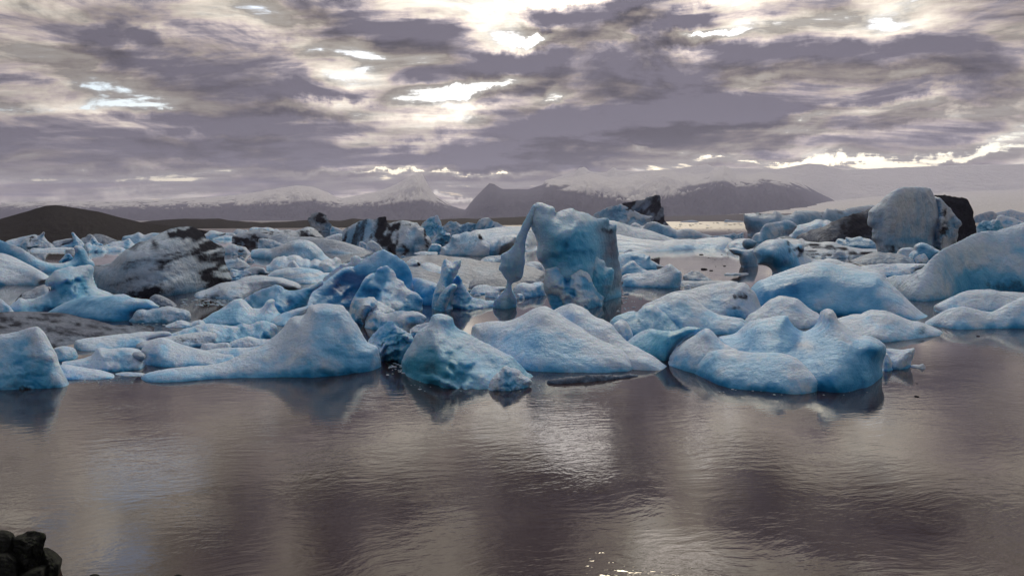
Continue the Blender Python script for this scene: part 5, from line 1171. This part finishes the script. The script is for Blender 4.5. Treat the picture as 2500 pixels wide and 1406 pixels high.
berg('ice_floe', 'ash striped long floe left of the needle spire', 'ice floe', 'F', '712,372 730,340 780,325 860,308 920,298 970,292 1000,296 990,335 950,365 880,385', 402, style='layer', grey=.5, blue=.15, dirt=.15, T=5)
berg('ice_chunk', 'needle topped blue spire far off below the dark hill', 'ice chunk', 'F', '838,400 890,378 930,368 965,352 985,325 990,290 985,250 980,222 995,211 1010,222 1030,250 1055,278 1080,296 1110,320 1125,350 1150,372 1175,398', 408, style='craggy', blue=.36, T=3, amp=.35)
berg('ice_chunk', 'grey hump behind and right of the needle topped spire', 'ice chunk', 'F', '1108,300 1140,285 1180,270 1200,242 1235,231 1262,242 1275,270 1270,310', 355, style='smooth', grey=.6, blue=.2, T=3)
berg('gravel_bank', 'dark ash covered bank at the foot of the hill', 'ice bank', 'F', '1250,260 1300,242 1360,240 1420,250 1470,268 1520,290 1570,310 1640,322 1690,322', 348, style='smooth', grey=.8, dirt=.4, T=5)
berg('ice_chunk', 'little white peak right of the needle topped spire', 'ice chunk', 'F', '1170,368 1210,340 1238,318 1252,290 1285,268 1305,285 1325,318 1345,345 1400,368', 388, style='blade', blue=.26, T=2.5)
berg('ice_floe', 'blue heap of ice nearest the open water below the little white peak', 'ice floe', 'F', '1140,450 1150,410 1165,385 1200,360 1232,362 1250,388 1290,384 1330,388 1370,402 1410,420 1440,450', 482, style='craggy', blue=.34, teal=.2, T=3, amp=.4)
berg('ice_floe', 'long pale floe with small teeth right of the blue heap', 'ice floe', 'F', '1380,410 1430,395 1480,380 1540,355 1590,342 1650,338 1700,330 1735,318 1765,298 1785,325 1810,350 1840,375', 428, style='craggy', blue=.22, T=4, amp=.4)
berg('ice_floe', 'thin flat floe in front of the long toothed floe', 'ice floe', 'F', '1330,455 1400,430 1480,408 1560,400 1640,402 1680,425 1690,445', 472, style='flat', blue=.22, T=3)
berg('iceberg', 'flat blue grey berg behind the left flank of the ash crowned iceberg', 'iceberg', 'A', '835,300 845,275 880,268 920,258 955,246 990,262 1040,248 1100,252 1150,258 1200,290', 345, style='smooth', blue=.40, grey=.35, T=5)
berg('ice_floe', 'far white floe just right of the black ash crown', 'ice floe', 'G', '825,370 840,345 870,325 900,305 930,296 970,300 1020,310 1060,322 1100,330 1050,370', 392, style='flat', blue=.2, T=5)
berg('ice_floe', 'thin pale blue strip of ice on the left end of the dirty ridge', 'ice floe', 'G', '940,395 980,378 1040,362 1100,356 1160,362 1190,372', 402, style='flat', blue=.3, T=4)
berg('ice_floe', 'grey low floe right behind the far white floe', 'ice floe', 'G', '1030,345 1060,325 1110,318 1170,320 1200,335 1210,355', 366, style='flat', grey=.4, blue=.3, T=4)
berg('ice_floe', 'small round grey floe on the skyline above the dirty ridge', 'ice floe', 'G', '1175,318 1200,298 1230,284 1270,288 1310,295 1340,292 1365,312', 335, style='smooth', grey=.45, blue=.25, T=4)
berg('ice_floe', 'bright flat floe on the skyline left of the mushroom shaped block', 'ice floe', 'G', '1360,300 1375,280 1420,262 1500,266 1560,262 1610,266 1650,280 1680,276 1730,300', 322, style='flat', blue=.12, T=5)

# small pieces packed into the gaps of the ice field
def pack(label, group, cells, blue=.15, grey=.2):
    for (x, y, w, h) in cells:
        r_ = random.Random(int(x * 7 + y))
        n = 7
        ptsl = []
        for i_ in range(n + 1):
            u = i_ / n
            hh = h * (math.sin(math.pi * u) ** 0.7) * r_.uniform(0.6, 1.15)
            ptsl.append('%.1f,%.1f' % (x - w / 2 + w * u, y - hh))
        berg('ice_lump', label, 'ice lump', 'P', ' '.join(ptsl), y, group=group, style='craggy', blue=blue + r_.uniform(-.1, .2), grey=grey + r_.uniform(-.1, .2), T=0.6 * w * float(water_dist(y)) / F_PX, amp=.5, edge=1.2)
pack('small ice lump packed in the gap right of the ash crowned iceberg', 'lumps right of the ash crowned iceberg', [(572, 622, 20, 9), (590, 633, 16, 8), (612, 640, 22, 9), (566, 640, 18, 10), (632, 628, 14, 6), (600, 652, 20, 7)])
pack('small ice lump in the pool below the black streaked iceberg', 'lumps below the black streaked iceberg', [(1012, 634, 18, 6), (1032, 630, 12, 5), (985, 628, 14, 6), (1050, 636, 16, 5), (1065, 628, 10, 4)])
pack('small ice lump on the flat before the round headed berg', 'lumps before the round headed berg', [(2050, 622, 18, 8), (2078, 630, 22, 9), (2105, 626, 14, 6), (2140, 634, 18, 7), (2012, 632, 16, 7), (2172, 640, 14, 6)], grey=.35)
pack('little hummock rising from the pale hummocky field', 'hummocks on the pale hummocky field', [(2412, 524, 26, 11), (2440, 532, 30, 12), (2470, 526, 28, 12), (2490, 542, 30, 13), (2395, 540, 24, 12)], blue=.22)
pack('small ice lump between the gravel dusted floe and the blue block', 'lumps before the gravel dusted floe', [(1128, 706, 16, 7), (1148, 712, 12, 6), (1166, 722, 18, 8), (1190, 716, 12, 5)])

# ================================================================== boulders on the near shore
berg('boulder', 'dark squarish mossy boulder highest in the pile at the bottom left corner', 'boulder', 'R',
     '255,1500 262,560 330,525 420,480 520,445 620,425 720,420 820,432 900,445 960,462 995,495 1005,540 990,620 975,700 950,770 925,850 920,940 935,1500', 1600, mat=M_BOULDER, style='blade', amp=1.0, edge=1.6, T=.28, R=.8, step=1.3, mat_ice=False)
berg('boulder', 'small rounded dark boulder at the very left edge of the pile', 'boulder', 'R', '-200,1400 -190,470 -80,410 20,400 100,418 180,450 235,490 262,550 280,700 260,1500', 1560, mat=M_BOULDER, style='smooth', edge=1.0, T=.25, step=1.3, mat_ice=False)
berg('boulder', 'low sloping boulder at the right end of the bottom left pile', 'boulder', 'R', '880,1500 905,850 935,770 990,760 1050,810 1110,890 1170,970 1220,1050 1275,1130 1302,1180 1290,1240 1275,1320 1255,1420 1250,1560', 1640, mat=M_BOULDER, style='blade', amp=1.0, edge=1.6, T=.3, R=.8, step=1.3, mat_ice=False)
berg('boulder', 'flat green mossed stone nearest the left corner below the others', 'boulder', 'R', '-200,1700 -190,920 -60,890 60,880 160,870 225,900 290,960 350,1020 380,1080 370,1140 400,1300 420,1750', 1800, mat=M_BOULDER, style='lumpy', edge=.5, T=.3, R=.5, amp=.4, step=1.3)
berg('boulder', 'mossy stone cut by the bottom edge in front of the pile', 'boulder', 'R', '330,1800 420,1420 520,1330 640,1270 760,1225 870,1205 940,1230 970,1300 985,1400 1000,1800', 1900, mat=M_BOULDER, style='lumpy', edge=.5, T=.3, R=.5, amp=.4, step=1.3)
berg('boulder', 'wet stone tip just breaking the water right of the pile', 'boulder', 'R', '1950,1410 1990,1375 2050,1358 2120,1362 2180,1385 2210,1415', 1440, mat=M_BOULDER, style='smooth', edge=.5, T=.1, step=1.2)
berg('boulder', 'lone stone tip at the bottom edge left of centre', 'boulder', 'P', '418,1412 424,1405 434,1401 444,1404 450,1412', 1418, mat=M_BOULDER, style='smooth', edge=.3, T=.08, step=1.2)

# ================================================================== crumbs of ice and grit on the water
def crumb_mesh(seed, n=9):
    rng = np.random.default_rng(seed)
    import bmesh
    bm = bmesh.new()
    bmesh.ops.create_icosphere(bm, subdivisions=2, radius=1.0)
    for v in bm.verts:
        p = np.array([v.co[:]])
        k = 1 + 0.38 * float(fbm(p * 1.3 + seed, 3, seed)[0])
        v.co = v.co * k
        v.co.z *= 0.45
    me = bpy.data.meshes.new('ice_crumb')
    bm.to_mesh(me); bm.free()
    me.polygons.foreach_set('use_smooth', np.ones(len(me.polygons), bool))
    return me

CRUMB_ICE, CRUMB_GRIT = [], []
for s in range(4):
    for lst, vals in ((CRUMB_ICE, dict(blue=.1, teal=0, grey=.25, dirt=0, grain=.5, glow=0)), (CRUMB_GRIT, dict(blue=0, teal=0, grey=1, dirt=.95, grain=.5, glow=0))):
        me = crumb_mesh(40 + s)
        for k_, v_ in vals.items():
            at = me.attributes.new(k_, 'FLOAT', 'POINT')
            at.data.foreach_set('value', np.full(len(me.vertices), v_, np.float32))
        me.materials.append(M_ICE)
        lst.append(me)

def crumb(name, label, cat, group, meshes, px, py, w_px, rng, flat=1.0):
    d = float(water_dist(py)); rx, _ = ray(px, py)
    o = bpy.data.objects.new(name, meshes[int(rng.integers(0, len(meshes)))])
    COL.objects.link(o)
    r = w_px / 2 * d / F_PX
    o.location = (float(rx) * d, d, 0.12 * r)
    o.scale = (r, r * (0.8 + 0.6 * rng.random()), r * flat)
    o.rotation_euler = (0, 0, rng.random() * 6.28)
    tag(o, label, cat, group)
    return o

rng = np.random.default_rng(77)
SPECKS = [(1719, 658, 15, 'largest dark sliver of gritty ice in the calm pool'), (1736, 661, 9, 'second dark sliver just right of the largest in the calm pool'),
          (1762, 622, 4, 'lone dark speck in the upper right of the calm pool'), (1730, 630, 4, 'dark speck in the upper middle of the calm pool'),
          (1747, 651, 3, 'tiny dark dot between the slivers and the undercut berg'), (1769, 650, 7, 'dark flake nearest the mushroom shelf in the calm pool'),
          (1712, 622, 9, 'thin dark streak of gritty ice at the back of the calm pool'), (1745, 634, 3, 'tiny dark dot in the very middle of the calm pool')]
for px, py, w, lab in SPECKS:
    crumb('grit_lump', lab, 'ice chip', 'dark specks in the calm pool', CRUMB_GRIT, px, py, w, rng, .7)
for px, py, w, lab in ((2238, 968, 12, 'dark crumb floating below the squarish chunk at the right'), (2240, 984, 4, 'smallest dark dot under the floating dark crumb'),
                  (2239, 936, 5, 'dark dot just under the squarish chunk reflection'), (2388, 821, 9, 'dark crumb before the pillowy white floe')):
    crumb('grit_lump', lab, 'ice chip', 'dark crumbs on the open water at the right', CRUMB_GRIT, px, py, w, rng, .6)

def brash(label, spots, meshes):
    """a litter of ice splinters too many to count: one object"""
    V, Fc, n = [], [], 0
    cat = {k_: [] for k_ in ('blue', 'teal', 'grey', 'dirt', 'grain', 'glow')}
    for px, py, w in spots:
        me = meshes[int(rng.integers(0, len(meshes)))]
        d = float(water_dist(py)); rx, _ = ray(px, py)
        r = w / 2 * d / F_PX
        a = rng.random() * 6.28
        co = np.array([v.co[:] for v in me.vertices])
        co = co * np.array([r, r * (0.7 + 0.8 * rng.random()), r * 0.5])
        co = np.stack([co[:, 0] * math.cos(a) - co[:, 1] * math.sin(a), co[:, 0] * math.sin(a) + co[:, 1] * math.cos(a), co[:, 2]], 1)
        V.append(co + np.array([float(rx) * d, d, 0.1 * r]))
        Fc += [[q + n for q in p.vertices] for p in me.polygons]
        n += len(co)
        for k_ in cat:
            cat[k_].append(np.full(len(co), me.attributes[k_].data[0].value))
    V = np.vstack(V)
    o = link_mesh('brash_ice', V, Fc, M_ICE, origin=np.array([V[:, 0].mean(), V[:, 1].mean(), 0.0]), attrs={k_: np.concatenate(v_) for k_, v_ in cat.items()})
    tag(o, label, None, None, 'stuff')

R = rng.random
brash('brash ice in the dark water by the ash crowned iceberg', [(440 + R() * 120, 731 + R() * 16, 3 + 8 * R() ** 2) for i in range(70)], CRUMB_ICE)
brash('brash ice at the back of the gravel covered floe', [(330 + R() * 160, 783 + R() * 12, 3 + 6 * R() ** 2) for i in range(34)], CRUMB_ICE)
brash('brash ice round the slush floe in the calm pool', [(1655 + R() * 60, 690 + R() * 12, 3 + 6 * R() ** 2) for i in range(30)], CRUMB_ICE)
brash('clear ice splinters in the gap left of the glassy teal berg', [(945 + R() * 50, 885 + R() * 34, 4 + 9 * R() ** 2) for i in range(30)], CRUMB_ICE)
brash('far ice crumbs on the glittering water', [(1640 + R() * 190, 544 + R() ** 1.6 * 22, 3 + 5 * R()) for i in range(50)], CRUMB_ICE + CRUMB_GRIT)
brash('dirty ice crumbs at the foot of the round headed berg', [(2020 + R() * 230, 612 + R() * 30, 4 + 9 * R() ** 2) for i in range(60)], CRUMB_ICE + CRUMB_GRIT[:1])
brash('ice crumbs in the shaded water at the foot of the arch iceberg', [(1490 + R() * 80, 722 + R() * 40, 3 + 7 * R() ** 2) for i in range(30)], CRUMB_ICE)
brash('ice crumbs on the open water at the far left', [(110 + R() * 230, 596 + R() * 18, 3 + 5 * R() ** 2) for i in range(40)], CRUMB_ICE)
brash('ice crumbs packed between the floes below the dome', [(600 + R() * 320, 655 + R() * 22, 4 + 8 * R() ** 2) for i in range(70)], CRUMB_ICE)
brash('tiny ice crumbs along the waterline of the front bergs', [(1000 + R() * 320, 930 + R() * 26, 3 + 6 * R() ** 3) for i in range(34)] + [(1700 + R() * 420, 948 + R() * 18, 3 + 5 * R() ** 3) for i in range(22)] + [(170 + R() * 180, 922 + R() * 14, 3 + 5 * R() ** 3) for i in range(16)], CRUMB_ICE)
print('TRIS', TRIS[0])
